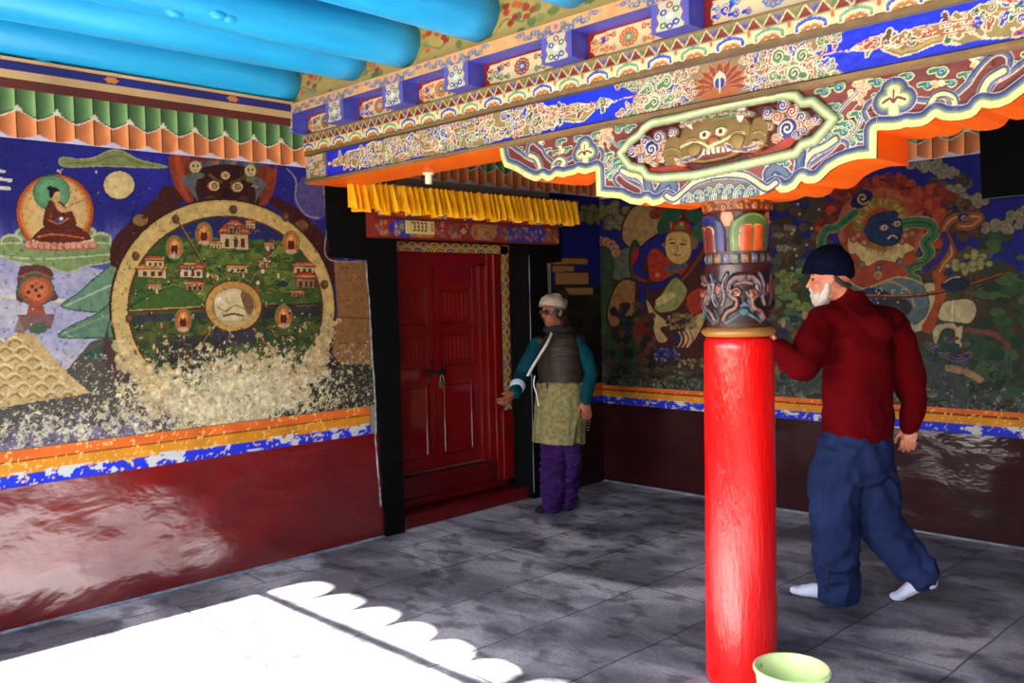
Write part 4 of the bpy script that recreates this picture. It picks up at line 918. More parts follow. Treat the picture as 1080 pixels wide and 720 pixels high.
def frieze():
    """local coordinates: x metres along the beam, z height"""
    cv = Cv((.0, YB, ZB0), (1, 0, 0), (0, 0, 1), BX1, ZB1-ZB0, .0034, (140, 112, 66)); R = random.Random(21)
    x, z = cv.u, cv.v+ZB0
    cv.local(x, z); zc = (ZB0+ZB1)/2; lo, hi = ZB0+.022, ZB1-.022
    BL = (26, 44, 205)
    def fx(px, py): q = at(px, py, 1, YB); return (q[0], q[2])
    # from the wall: a dense olive end, a blue chevron, then the dragon cloud field up to x~2.2, lotus at 2.85 and the same again mirrored
    cv.poly([(0, lo), (.28, lo), (.22, zc), (.28, hi), (0, hi)], (132, 112, 60))
    curls(cv, [(0.02, lo+.01), (.24, lo+.01), (.20, zc), (.24, hi-.01), (.02, hi-.01)], 26, .010, .017, PAL, R)
    def dragon(xa, xb, rev):
        """blue field holding a long cloud/dragon body between xa and xb"""
        f = (lambda t: xa+(xb-xa)*t) if not rev else (lambda t: xb-(xb-xa)*t)
        cv.poly([(xa, lo), (xb, lo), (xb, hi), (xa, hi)], BL)
        body = [(f(.02), zc), (f(.12), zc+.035), (f(.22), zc+.062), (f(.45), zc+.070), (f(.7), zc+.066), (f(.84), zc+.03), (f(.97), zc+.005), (f(.86), zc-.02), (f(.78), zc-.055), (f(.5), zc-.064), (f(.2), zc-.058), (f(.10), zc-.03)]
        P = smooth_pts(body, True, 8); c = P.mean(0); t = np.arange(len(P))
        P = P+np.c_[np.zeros(len(P)), .006*np.sin(t*1.7)]
        cv.poly(c+(P-c)*1.03, WHITE); cv.poly(P, (150, 128, 74))
        # serpent body
        q = [(f(.08+.84*i/40), zc+.030*math.sin(i*.62)+.008*math.sin(i*1.9)) for i in range(41)]
        cv.line(q, .046, WHITE, sm=False); cv.line(q, .036, (146, 116, 60)); cv.line([(a, b-.006) for a, b in q], .010, (178, 150, 96))
        for i in range(2, 40): cv.line([(q[i][0], q[i][1]+.018), (q[i][0]+.004, q[i][1]+.004)], .003, (84, 62, 34))
        for i in range(0, 41, 5): cv.ell(q[i][0], q[i][1]+.022, .006, .006, (176, 84, 44))
        curls(cv, list(P), int(120*(xb-xa)/1.5), .012, .023, PAL, R)
        for i in range(int(36*(xb-xa)/1.5)):
            u_ = R.uniform(.15, .85); cv.ell(f(u_), zc+R.uniform(-.055, .055), .007, .005, BL if R.random() < .5 else WHITE)
        # blue peeks along the lower edge, flame tongues at the pointed end
        for i in range(3):
            zz = zc+(-.016, 0, .016)[i]
            cv.line([(f(.80), zz), (f(.86), zz+.007), (f(.92), zz*.6+zc*.4-.004), (f(.985), zc)], .010, WHITE, sm=True, taper=True); cv.line([(f(.80), zz), (f(.86), zz+.007), (f(.92), zz*.6+zc*.4-.004), (f(.975), zc)], .0055, (190, 90, 46), sm=True, taper=True)
    dragon(.23, 2.40, False)
    dragon(3.30, 5.5, True)
    # blue chevrons then the middle field with the big lotus
    for sx in (-1, 1):
        f = lambda d: 2.852+sx*d
        cv.poly([(f(.72), hi), (f(.47), hi), (f(.34), zc), (f(.47), lo), (f(.66), lo), (f(.46), zc)], BL)
    cv.poly([(2.852-.49, hi), (2.852+.49, hi), (2.852+.36, zc), (2.852+.49, lo), (2.852-.49, lo), (2.852-.36, zc)], (150, 122, 84))
    for sx in (-1, 1):
        f = lambda d: 2.852+sx*d
        curls(cv, [(f(.10), hi-.004), (f(.50), hi-.010), (f(.37), zc), (f(.50), lo+.010), (f(.10), lo+.004)], 105, .009, .017, [(176, 80, 50), (60, 72, 160), (150, 120, 70), (190, 110, 70), (130, 50, 40), (96, 130, 90)], R)
        for k, (dx, dz, r) in enumerate(((.24, .035, .026), (.30, -.035, .026), (.33, .020, .024), (.22, -.03, .018), (.40, .055, .016), (.40, -.058, .016), (.45, .066, .012), (.45, -.068, .012))):
            curl(cv, 2.852+sx*dx, zc+dz, r, (88, 132, 76), sx, PI/2+sx*1.2, dark=(40, 70, 44))
        cv.line([(f(.34), zc), (f(.42), zc+.008), (f(.50), zc)], .014, WHITE, sm=True, taper=True); cv.line([(f(.34), zc), (f(.42), zc+.008), (f(.49), zc)], .008, (196, 90, 60), sm=True, taper=True)
    for i in range(11):
        a = -PI*.10+i*(PI*1.2)/10; L = .108
        ex, ez = 2.852+L*1.1*math.cos(a), zc-.02+L*.80*math.sin(a)
        cv.poly([(2.852, zc-.03), (2.852+.085*math.cos(a+.2), zc-.02+.062*math.sin(a+.2)), (ex, ez), (2.852+.085*math.cos(a-.2), zc-.02+.062*math.sin(a-.2))], (150, 70, 34), line=(206, 130, 84), lw=.003)
        cv.line([(2.852, zc-.02), (ex, ez)], .003, (104, 44, 24))
    cv.ell(2.852, zc-.052, .085, .02, (176, 96, 46)); cv.ell(2.852, zc-.005, .027, .032, (210, 200, 180)); cv.ell(2.852, zc-.015, .022, .020, (52, 60, 150)); cv.line([(2.852, zc-.05), (2.852, zc+.03)], .005, (226, 212, 170))
    # wooden fillets above and below
    g = fbm(cv.u*3, cv.v*60, 4)
    for k in ((z < lo), (z > hi)): cv.col[k] = np.array((122, 94, 56))*(.8+.5*g[k])[:, None]
    k = (np.abs(z-lo) < .0025) | (np.abs(z-hi) < .0025); cv.col[k] = (70, 52, 34)
    cv.h[(z < lo) | (z > hi)] = .012
    cv.h += .003*fbm(cv.u*50, cv.v*50, 6)
    cv.col *= (.9+.2*fbm(cv.u*30, cv.v*30, 5))[:, None]
    cv.mesh('frieze', paint_wood, beam)
frieze()

def moulding():
    """row of arcs under a row of triangles, leaning a little outwards"""
    H = ZB2-ZB1; cv = Cv((.0, YB-.006, ZB1), (1, 0, 0), (0, -.13, 1), BX1, H, .0035, (216, 200, 140)); cv.local(cv.u, cv.v)
    cv.poly([(0, 0), (BX1, 0), (BX1, .006), (0, .006)], (110, 84, 50))
    P1 = .158
    for i in range(int(BX1/P1)+1):
        x = .06+i*P1; c = ((40, 56, 170), (104, 150, 92))[i % 2]; ed = (222, 218, 180)
        q = [(x-.052, .010), (x-.050, .026), (x-.028, .036), (x, .042), (x+.028, .036), (x+.050, .026), (x+.052, .010)]
        cv.line(q, .024, ed, sm=True); cv.line(q, .012, c, sm=True); cv.line([(a, b+.003) for a, b in q], .003, tuple(int(v*.6+90) for v in c), sm=True)
        q2 = [(x-.030, .006), (x-.014, .017), (x, .013), (x+.016, .018), (x+.034, .006)]; cv.line(q2, .014, (176, 104, 54), sm=True); cv.line([(a, b+.006) for a, b in q2], .003, (226, 180, 120), sm=True)
        cv.ell(x+P1/2, .038, .007, .010, (190, 96, 50))
    P2 = .066; z0, z1 = .052, .098
    cv.poly([(0, z0-.003), (BX1, z0-.003), (BX1, H), (0, H)], (150, 130, 76))
    for i in range(int(BX1/P2)+1):
        x = i*P2
        for k in range(5): cv.line([(x+P2, z0+.012), (x+P2+(k-2)*.010, z1-.010)], .0035, ((50, 60, 150), (80, 110, 60))[i % 2])
        cv.poly([(x+.006, z0), (x+P2-.006, z0), (x+P2/2, z1-.010)], (126, 38, 26)); 
        for r in range(3):
            zz = z0+.009+r*.010; w = (P2/2-.006)*(1-(zz-z0)/(z1-.01-z0)); cv.line([(x+P2/2-w, zz), (x+P2/2+w, zz)], .0016, (90, 24, 18))
        cv.line([(x+.002, z0), (x+P2/2, z1-.006), (x+P2-.002, z0)], .0035, (226, 210, 160))
    cv.line([(0, z0-.003), (BX1, z0-.003)], .003, (206, 180, 120)); cv.line([(0, H-.004), (BX1, H-.004)], .010, (126, 104, 62))
    cv.col *= (.9+.2*fbm(cv.u*30, cv.v*30, 5))[:, None]
    cv.h += np.where(cv.v < .05, .004, 0)
    cv.mesh('moulding', paint_wood, beam)
moulding()
bm = bmesh.new(); prism_x(bm, [(YB+.01, ZB1+.001), (YB-.005, ZB1+.001), (YB-.018, ZB2-.001), (YB+.01, ZB2-.001)], 0, BX1); obj('moulding_backing', bm, olive, beam)

# posts projecting in front of recessed medallion panels, and the peach board they carry
YP = YB-.105
PX = []
xs0 = [at(379, 127, 1, YB)[0], at(508, 92, 1, YB)[0], at(620, 61, 1, YB)[0]]
# right edges of the posts, measured
PR = [.046, .572, 1.063, 1.553, 2.213]
PR = [at(325, 142, 1, YB)[0], at(379, 127, 1, YB)[0], at(442, 112, 1, YB)[0], at(511, 90, 1, YB)[0], at(620, 61, 1, YB)[0], at(743, 27, 1, YB)[0]]
PR += [PR[-1]+.72*k for k in range(1, 5)]
PW = .17
def post(i, xr):
    bm = bmesh.new(); zb = ZB2+.002
    x0 = max(xr-PW, .0)
    # notched block: hourglass silhouette front to the painted face
    box(bm, (x0, YP+.004, zb), (xr, YB+.02, ZB3+.004), .0015)
    o = obj('bracket_block', bm, lav, beam)
    cv = Cv((x0, YP, zb), (1, 0, 0), (0, 0, 1), xr-x0, ZB3-zb+.002, .0032, (92, 92, 180)); cv.local(cv.u, cv.v); W = xr-x0; H = ZB3-zb; cx = W/2
    R = random.Random(i)
    q = [(cx-.062, 0), (cx-.066, .014), (cx-.050, .032), (cx-.062, .056), (cx-.046, .080), (cx-.058, H), (cx+.058, H), (cx+.046, .080), (cx+.062, .056), (cx+.050, .032), (cx+.066, .014), (cx+.062, 0)]
    cv.poly(q, (214, 200, 168), line=(150, 86, 60), lw=.004); cv.poly([(cx+(a-cx)*.8, b) for a, b in q], (196, 196, 170))
    for a, b, c in ((-.03, .02, (70, 110, 60)), (.028, .024, (50, 60, 150)), (0, .05, (226, 226, 210)), (-.028, .068, (50, 60, 150)), (.028, .072, (70, 110, 60)), (0, .092, (176, 84, 50)), (0, .012, (50, 60, 150))):
        cv.ell(cx+a, b, .016, .012, c); cv.ell(cx+a, b, .007, .005, (230, 220, 190))
    cv.mesh('painted_face', paint_wood, o)
for i, xr in enumerate(PR):
    if xr < BX1: post(i, xr)
def medallion(i, x0, x1):
    zb = ZB2; H = ZB3-zb; W = x1-x0
    cv = Cv((x0, YB+.0, zb), (1, 0, 0), (0, 0, 1), W, H, .0034, (140, 34, 22)); cv.local(cv.u, cv.v); R = random.Random(i+50); cx = W/2+.0; cz = H/2
    sch = [((206, 110, 44), (70, 80, 50), (120, 40, 24)), ((40, 60, 190), (150, 50, 40), (206, 160, 90)), ((176, 70, 44), (200, 100, 56), (90, 110, 60)), ((66, 116, 90), (130, 44, 30), (46, 60, 170)), ((226, 124, 44), (190, 84, 36), (80, 140, 100)), ((36, 60, 200), (60, 130, 200), (200, 90, 50))][i % 6]
    a, b = W*.45, H*.40
    q = [(cx-a, cz), (cx-a+.012, cz+b*.72), (cx-a+.05, cz+b), (cx+a-.05, cz+b), (cx+a-.012, cz+b*.72), (cx+a, cz), (cx+a-.012, cz-b*.72), (cx+a-.05, cz-b), (cx-a+.05, cz-b), (cx-a+.012, cz-b*.72)]
    cv.poly(q, (224, 206, 156), sm=True)
    for sx in (-1, 1):
        for k, (dx, dz, r) in enumerate(((.34, .0, .024), (.26, .5, .018), (.27, -.5, .018), (.18, .62, .015), (.18, -.6, .015), (.40, .3, .014), (.40, -.35, .014))):
            curl(cv, cx+sx*dx*W, cz+dz*b, r, sch[0] if k % 2 == 0 else sch[1], sx, PI if sx > 0 else 0, edge=(230, 206, 150))
        cv.poly([(cx+sx*W*.30-.012, cz+.008), (cx+sx*W*.30, cz+.028), (cx+sx*W*.30+.012, cz+.008), (cx+sx*W*.30, cz-.002)], (46, 54, 190))
    for k in range(11):
        an = 2*PI*k/11; cv.ell(cx+.036*math.cos(an), cz+.028*math.sin(an), .014, .011, sch[1] if i != 4 else (206, 96, 36)); cv.ell(cx+.036*math.cos(an), cz+.028*math.sin(an), .006, .005, (226, 160, 100))
    cv.ell(cx, cz, .022, .018, sch[2]); cv.ell(cx, cz, .012, .010, (180, 190, 140))
    cv.mesh('medallion_panel', paint_wood, beam)
edges = [0]+[x for x in PR if x < BX1]+[BX1]
for i in range(len(edges)-1):
    if i == 0: continue
    medallion(i-1, edges[i], edges[i+1]-PW+.03 if i+1 < len(edges)-1 else edges[i+1])
# peach board with painted sprays, carried on the posts
cvp = Cv((.0, YP-.002, ZB3), (1, 0, 0), (0, 0, 1), BX1, ZP-ZB3, .0038, (222, 166, 104)); cvp.local(cvp.u, cvp.v); R = random.Random(77); H = ZP-ZB3
for xr in PR:
    c = max(xr-PW/2, .05)
    for sx in (-1, 1):
        for k in range(10):
            dx = .02+k*.022; cvp.ell(c+sx*dx, .016+.002*k+.012*math.sin(k*1.7), .022-.0008*k, .015-.0006*k, ((96, 102, 140), (110, 128, 116), (124, 112, 150))[k % 3]); cvp.spiral(c+sx*dx, .016+.002*k+.012*math.sin(k*1.7), .008, 1, .0022, (216, 200, 180), k)
        cvp.line([(c+sx*.20, .036), (c+sx*.26, .042)], .006, (126, 120, 150), taper=True)
    for k in range(6): an = k*PI/3; cvp.ell(c+.02*math.cos(an), .032+.014*math.sin(an), .012, .010, (214, 160, 140)); 
    cvp.ell(c, .032, .011, .009, (170, 70, 50)); cvp.ell(c, .032, .005, .004, (230, 210, 170))
cvp.col *= (.9+.2*fbm(cvp.u*20, cvp.v*20, 5))[:, None]
cvp.col[cvp.v > H-.003] = (110, 80, 50)
cvp.mesh('peach_board', paint_wood, beam)
bm = bmesh.new(); box(bm, (.0, YP, ZB3), (BX1, YB+.02, ZP)); obj('board_core', bm, lav, beam)
# painted infill boards between the rafters
cvi = Cv((.0, YB-.085, ZP), (1, 0, 0), (0, 0, 1), BX1, ZC-ZP, .006, (178, 158, 88)); R = random.Random(5); cvi.local(cvi.u, cvi.v)
for k in range(420): cvi.ell(R.uniform(0, BX1), R.uniform(0, .4), R.uniform(.015, .04), R.uniform(.008, .02), R.choice([(110, 128, 72), (140, 150, 84), (186, 164, 96), (96, 116, 70)]))
for k in range(16):
    x = .18+k*.56
    for j in range(9): cvi.ell(x+R.uniform(-.07, .12), .04+R.uniform(0, .10), .022, .014, R.choice([(176, 66, 36), (160, 50, 34), (196, 96, 50)]))
    cvi.line([(x-.12, .03), (x-.05, .08), (x+.06, .05), (x+.14, .1)], .006, (90, 110, 60), sm=True)
cvi.mesh('infill_board', paint_wood, beam)

# ------------------------------------------------------------------ rafters
rcol = bpy.data.materials.new('rafter_blue'); rcol.use_nodes = True
def rafter_nodes(M):
    nt = M.node_tree; N = nt.nodes; K = nt.links; b = N['Principled BSDF']; tc = N.new('ShaderNodeTexCoord')
    mp = N.new('ShaderNodeMapping'); mp.inputs['Scale'].default_value = (5, .7, 5); K.new(tc.outputs['Object'], mp.inputs['Vector'])
    n = N.new('ShaderNodeTexNoise'); n.inputs['Scale'].default_value = 2; n.inputs['Detail'].default_value = 6; K.new(mp.outputs[0], n.inputs['Vector'])
    r = N.new('ShaderNodeValToRGB'); r.color_ramp.elements[0].position = .35; r.color_ramp.elements[1].position = .68; r.color_ramp.elements[0].color = L4((26, 158, 222)); r.color_ramp.elements[1].color = L4((44, 182, 238)); K.new(n.outputs['Fac'], r.inputs['Fac']); K.new(r.outputs['Color'], b.inputs['Base Color'])
    u = N.new('ShaderNodeBump'); u.inputs['Strength'].default_value = .3; u.inputs['Distance'].default_value = .02; K.new(n.outputs['Fac'], u.inputs['Height']); K.new(u.outputs['Normal'], b.inputs['Normal'])
    b.inputs['Roughness'].default_value = .32; b.inputs['Specular IOR Level'].default_value = .5
rafter_nodes(rcol)
xR = [.135, .77, 1.20, 1.78, 2.36, 2.98, 3.55, 4.15, 4.75, 5.35, 5.95]
rr_ = [.125, .135, .12, .135, .13, .12, .13, .125, .13, .12, .13]
lab = ['sky blue round rafter running along the left wall', 'second sky blue rafter from the left wall', 'third sky blue rafter from the left wall', 'fourth sky blue rafter from the left wall, its end near the top centre', 'fifth sky blue rafter, its end just inside the top edge']
for i, (xr, r) in enumerate(zip(xR, rr_)):
    bm = bmesh.new(); rings = []; n = 36; R = random.Random(i+3)
    for k in range(29):
        t = k/28; y = YB-.088+(YF-.06-YB+.088)*t; cx = xr-r+.018*math.sin(t*4+i)-.02*t; cz = 2.712+r+.010*math.sin(t*5+i*2); rad = r*(1+.04*math.sin(t*7+i)-.05*(1-t))
        ring = []
        for j in range(n):
            a = 2*PI*j/n; d = 1+.025*mnoise.noise((math.cos(a)*1.5, math.sin(a)*1.5, y*1.2+i*7))
            for kx, ka in ((R.random(), 0),): pass
            ring.append((cx+rad*d*math.cos(a), y, cz+rad*d*math.sin(a)))
        rings.append(ring)
    ring_loft(bm, rings)
    # a few knots
    for q in range(6):
        a = R.uniform(-2.6, -.2); t = R.uniform(.05, .6); y = YB-.088+(YF-.06-YB+.088)*t; ball(bm, (xr-r+(r-.022)*math.cos(a), y, 2.712+r+(r-.022)*math.sin(a)), (.028, .045, .028), 16)
    o = obj('rafter', bm, rcol, smooth=True)
    tag(o, lab[i] if i < len(lab) else 'sky blue round rafter in the row over the porch, above and behind the camera', 'rafter', 'sky blue rafters over the porch')

# ------------------------------------------------------------------ bow-shaped bracket over the pillar
BC = 2.852; YK = YB-.012
def w2(P): return [(float(q[0]), float(q[2])) for q in (at(a, b, 1, YB) for a, b in P)]
low_px = [(632, 207), (640, 208), (657, 209.5), (668, 215), (679, 216.5), (684, 213.5), (691, 217.5), (699, 216), (705, 212), (714, 216), (722, 215), (731, 214), (745, 213), (757, 211.5), (770, 210.5), (784, 209), (797, 208), (806, 206), (813, 203), (820, 199), (826, 203.5), (834, 203), (842, 199), (848, 191), (853, 194), (862, 193.5), (869, 190), (878, 180.5), (887, 175), (896, 171.5), (907, 168.5), (918, 167.8), (927, 167.4)]
lw_px = [(530, 158), (532, 168), (535.5, 176.5), (547, 180.5), (557, 187), (566, 191.2), (571, 191), (575, 188.3), (580, 191.5), (586, 190), (590, 186), (597, 187.5), (604, 185.5), (609, 184.5), (613, 182.2), (620, 184), (626, 182.5), (631.5, 180.5)]
rw_px = [(927, 138), (935, 138), (943, 138), (953, 136.5), (958, 134.5), (964, 135), (975, 133.5), (982, 130.5), (989, 124), (995, 127), (1005, 128), (1015, 127.5), (1026, 125), (1032, 121.5), (1038, 114), (1046, 115.5), (1057, 114), (1068, 109.5), (1079, 101)]
low = w2(low_px); lw = w2(lw_px); rw = w2(rw_px)
# the block's two lower corners share a level, and the right wing finishes as the mirror of the left one
xL, xRr = low[0][0], low[-1][0]
rw = rw+[(2*BC-lw[1][0]+.0, (lw[1][1])), (2*BC-lw[0][0], ZB0)]
rw = [q for q in rw if q[0] <= 2*BC-lw[0][0]+1e-6]
outl = lw+low+rw
# make x strictly increasing
ox = np.array([q[0] for q in outl]); oz = np.array([q[1] for q in outl]); 
for i in range(1, len(ox)):
    if ox[i] <= ox[i-1]: ox[i] = ox[i-1]+1e-4
def bottom(x): return np.interp(x, ox, oz)
brk = empty('bracket', (BC, YB+.13, float(oz.min()))); tag(brk, 'wide carved and painted cloud-shaped bracket between the pillar and the beam', 'bracket')
KD = .262
bm = bmesh.new()
xs = np.unique(np.concatenate([ox, np.linspace(ox[0], ox[-1], 260)])); 
f0 = []; b0 = []
for x in xs:
    zb = float(bottom(x)); f0.append((bm.verts.new((x, YK+.001, zb)), bm.verts.new((x, YK+.001, ZB0)))); b0.append((bm.verts.new((x, YK+KD, zb)), bm.verts.new((x, YK+KD, ZB0))))
for i in range(len(xs)-1):
    bm.faces.new((b0[i][1], b0[i+1][1], b0[i+1][0], b0[i][0])); bm.faces.new((f0[i+1][0], f0[i][0], b0[i][0], b0[i+1][0])); bm.faces.new((f0[i][1], f0[i+1][1], b0[i+1][1], b0[i][1]))
bm.faces.new((f0[0][0], f0[0][1], b0[0][1], b0[0][0])); bm.faces.new((f0[-1][1], f0[-1][0], b0[-1][0], b0[-1][1]))
obj('bracket_core', bm, orange, brk)

def bracket_face():
    X0_, X1_ = ox[0], ox[-1]; zmin = float(oz.min())-.002
    cv = Cv((X0_, YK, zmin), (1, 0, 0), (0, 0, 1), X1_-X0_, ZB0-zmin, .0026, (116, 48, 42)); R = random.Random(31)
    # snap the lowest row of each column on to the outline
    nu, nv = cv.nu, cv.nv
    U2 = (X0_+cv.u).reshape(nu, nv); zb = bottom(U2[:, 0]); t = np.linspace(0, 1, nv)
    Z2 = zb[:, None]+(ZB0-zb)[:, None]*t[None, :]
    cv.v = (Z2-zmin).ravel(); cv.P = cv.o+cv.u[:, None]*cv.eu+cv.v[:, None]*cv.ev; cv.px, cv.py = project(cv.P[:, 0], cv.P[:, 1], cv.P[:, 2])
    cv.local(cv.P[:, 0], cv.P[:, 2])
    cv.col *= (.85+.3*fbm(cv.u*14, cv.v*14, 3))[:, None]
    CR, PG, GB, SB, MR = (212, 204, 146), (134, 148, 104), (84, 98, 116), (50, 60, 120), (104, 40, 34)
    def band(P, sc=1.0, h=.006, core=None, sm=True, order=((.060, (196, 180, 160)), (.054, SB), (.042, GB), (.034, PG), (.026, CR))):
        Q = smooth_pts(P, k=5) if sm else np.asarray(P)
        for w, c in order: cv.line(Q, w*sc, c)
        # rounded relief
        x0 = Q[:, 0].min()-.04; I = cv._box(Q[:, 0].min()-.04, Q[:, 0].max()+.04, Q[:, 1].min()-.04, Q[:, 1].max()+.04)
        if len(I):
            x, y = cv.X[I], cv.Y[I]; d = np.full(len(I), 9.)
            for (a, b), (c, e) in zip(Q, Q[1:]):
                dx, dy = c-a, e-b; q = dx*dx+dy*dy
                if q == 0: continue
                tt = np.clip(((x-a)*dx+(y-b)*dy)/q, 0, 1); d = np.minimum(d, np.hypot(x-a-tt*dx, y-b-tt*dy))
            cv.h[I] = np.maximum(cv.h[I], h*np.clip(1-(d/(.030*sc))**2, 0, 1))
        if core: cv.line(Q, .008*sc, core)
    def leafc(x, z, r, sx=1, a0=0.0):
        """blue-green comma leaf"""
        cv.line([(x-sx*r*2.0, z+r*.5), (x-sx*r, z+r*.55), (x, z+r*.2)], r*1.1, (196, 206, 150), sm=True, taper=False); cv.ell(x, z, r*1.15, r*1.0, (196, 206, 150))
        cv.line([(x-sx*r*2.0, z+r*.5), (x-sx*r, z+r*.55), (x, z+r*.2)], r*.7, (52, 110, 90), sm=True); cv.ell(x, z, r*.9, r*.78, (52, 110, 90)); cv.ell(x, z, r*.55, r*.5, (30, 60, 140)); cv.spiral(x, z, r*.6, 1, r*.18, (150, 190, 160), a0, sx)
        I = cv._box(x-r, x+r, z-r, z+r); cv.h[I] = np.maximum(cv.h[I], .004)
    def peony(x, z, s=1.0, n=26):
        for k in range(n):
            a = R.uniform(0, 6.28); r = R.uniform(0, .045)*s; cv.ell(x+r*math.cos(a), z+r*1.1*math.sin(a), .012*s, .010*s, (226, 196, 150)); cv.spiral(x+r*math.cos(a), z+r*1.1*math.sin(a), .009*s, 1, .0028, (190, 96, 66), a)
    # little fillers on the wings and block corners
    for sx in (-1, 1):
        f = lambda d: BC+sx*d
        for d, z, r in ((1.06, ZB0-.035, .016), (1.0, ZB0-.055, .016), (.93, ZB0-.030, .017), (.88, ZB0-.062, .015), (.80, ZB0-.035, .018), (.76, ZB0-.07, .015), (.70, ZB0-.03, .014), (.83, ZB0-.075, .013), (.635, ZB0-.04, .016)): leafc(f(d), z, r, sx)
        for d, z in ((.90, ZB0-.02), (.79, ZB0-.066), (.97, ZB0-.075)):
            for k in range(5): cv.ell(f(d)+R.uniform(-.015, .015), z+R.uniform(-.012, .012), .010, .008, (214, 170, 120) if k % 2 else (226, 206, 160))
        # block corner: peony and twining leaves
        peony(f(.545), ZB0-.045, .9, 34)
        for d, z, r in ((.47, ZB0-.022, .018), (.42, ZB0-.030, .016), (.545, ZB0-.13, .020), (.50, ZB0-.155, .019), (.545, ZB0-.20, .018), (.515, ZB0-.215, .014), (.46, ZB0-.085, .014)): leafc(f(d), z, r, sx)
        cv.line([(f(.53), ZB0-.09), (f(.50), ZB0-.13), (f(.52), ZB0-.19), (f(.50), ZB0-.20)], .004, (190, 180, 150), sm=True)
        F = lambda P: [(f(d), ZB0-dz) for d, dz in P]
        for P in ([(.53, .05), (.47, .10), (.44, .16), (.40, .20), (.36, .22)], [(.56, .09), (.54, .15), (.50, .20), (.47, .22)]):
            for w, c in ((.017, (196, 180, 150)), (.012, GB), (.004, (190, 190, 170))): cv.line(F(P), w, c, sm=True)
        for d, z, r in ((.465, .125, .016), (.485, .175, .017), (.43, .185, .014), (.57, .13, .014), (.565, .19, .015), (.40, .225, .012), (.60, .03, .015), (.61, .075, .013)): leafc(f(d), ZB0-z, r, sx)
        for P, w in (([(1.124, .028), (1.068, .061), (1.014, .098), (.962, .122)], .030), ([(.960, .040), (.925, .070), (.900, .105), (.858, .138)], .030), ([(.790, .138), (.765, .147), (.735, .143), (.704, .134)], .028), ([(.612, .128), (.600, .140), (.586, .118)], .026)):
            Q = F(P)
            for k, c in ((.058, (196, 180, 160)), (.053, SB), (.040, GB), (.022, (196, 170, 150)), (.012, MR)): cv.line(Q, w+k, c, sm=True)
            cv.line(Q, w, MR, sm=True)
        band(F([(.975, .066), (.935, .085), (.915, .125), (.905, .172)]), .62); band(F([(.838, .180), (.836, .128), (.812, .106), (.785, .106), (.768, .124), (.782, .132)]), .52)
        cv.line(F([(.835, .128), (.812, .112), (.785, .112)]), .004, MR, sm=True)
        tre = (f(.652), ZB0-.090)
        for k, c in ((.024, (190, 170, 150)), (.020, SB), (.012, GB), (.004, PG)): 
            for dx, dz, r in ((-.026, -.008, .024), (.026, -.008, .024), (0, .022, .026), (0, 0, .026)): cv.ell(tre[0]+dx, tre[1]+dz, r+k, r*.9+k, c)
        cv.line([tre, (f(.650), ZB0-.175)], .040, PG)
        for dx, dz, r in ((-.026, -.008, .024), (.026, -.008, .024), (0, .022, .026), (0, 0, .026)): cv.ell(tre[0]+dx, tre[1]+dz, r*.85, r*.78, CR)
        cv.line([tre, (f(.650), ZB0-.180)], .028, CR)
        cv.line([(tre[0]-.036, tre[1]-.010), (tre[0]-.012, tre[1]+.000), (tre[0], tre[1]-.014), (tre[0]+.012, tre[1]+.000), (tre[0]+.036, tre[1]-.010)], .008, MR, sm=True); cv.line([(tre[0], tre[1]-.014), (tre[0], tre[1]+.026)], .008, MR, taper=True)
        I = cv._box(tre[0]-.06, tre[0]+.06, tre[1]-.05, tre[1]+.06); cv.h[I] = np.maximum(cv.h[I], .007*np.exp(-(((cv.X[I]-tre[0])/.045)**2+((cv.Y[I]-tre[1])/.04)**2)))
        # block: finger scroll and S bands
        Q = F([(.475, .225), (.445, .250), (.40, .275), (.378, .287)])
        for w, c in ((.080, (196, 180, 160)), (.072, SB), (.060, GB), (.040, (206, 170, 160)), (.030, MR)): cv.line(Q, w*.82, c, sm=True)
        band(F([(.455, .195), (.416, .215), (.372, .228), (.343, .262), (.335, .318)]), .62)
        Q = F([(.330, .225), (.322, .285), (.302, .312), (.276, .302), (.252, .274), (.226, .262), (.204, .280), (.206, .305)])
        for w, c in ((.050, (206, 190, 170)), (.042, SB), (.022, GB)): cv.line(Q, w, c, sm=True)
        leafc(f(.277), ZB0-.255, .014, sx); leafc(f(.345), ZB0-.205, .010, sx); leafc(f(.20), ZB0-.245, .010, sx)
    # stepped contour bands hugging the lower outline
    O = np.c_[ox, oz]
    I = np.arange(len(cv.X)); d = np.full(len(I), 9.)
    for (a, b), (c, e) in zip(O, O[1:]):
        k = np.nonzero((cv.X > min(a, c)-.07) & (cv.X < max(a, c)+.07))[0]
        dx, dy = c-a, e-b; q = dx*dx+dy*dy
        tt = np.clip(((cv.X[k]-a)*dx+(cv.Y[k]-b)*dy)/q, 0, 1); d[k] = np.minimum(d[k], np.hypot(cv.X[k]-a-tt*dx, cv.Y[k]-b-tt*dy))
    for w, c in ((.047, (190, 170, 150)), (.044, SB), (.035, GB), (.028, PG), (.022, CR), (.010, (230, 206, 120))): cv.col[d < w] = c
    cv.h = np.maximum(cv.h, .008*np.clip(1-(d/.055)**2, 0, 1))
    # arch of steel blue with fans below it, over the pillar
    ar = smooth_pts([(BC-.235, ZB0-.318), (BC-.20, ZB0-.334), (BC-.157, ZB0-.308), (BC-.111, ZB0-.279), (BC-.05, ZB0-.266), (BC, ZB0-.263), (BC+.05, ZB0-.266), (BC+.111, ZB0-.279), (BC+.157, ZB0-.308), (BC+.20, ZB0-.334), (BC+.235, ZB0-.318)], k=6)
    inner = np.vstack([ar[(ar[:, 0] > BC-.17) & (ar[:, 0] < BC+.17)], [(BC+.19, ZB0-.42), (BC-.19, ZB0-.42)]])
    cv.poly(inner, (110, 100, 92))
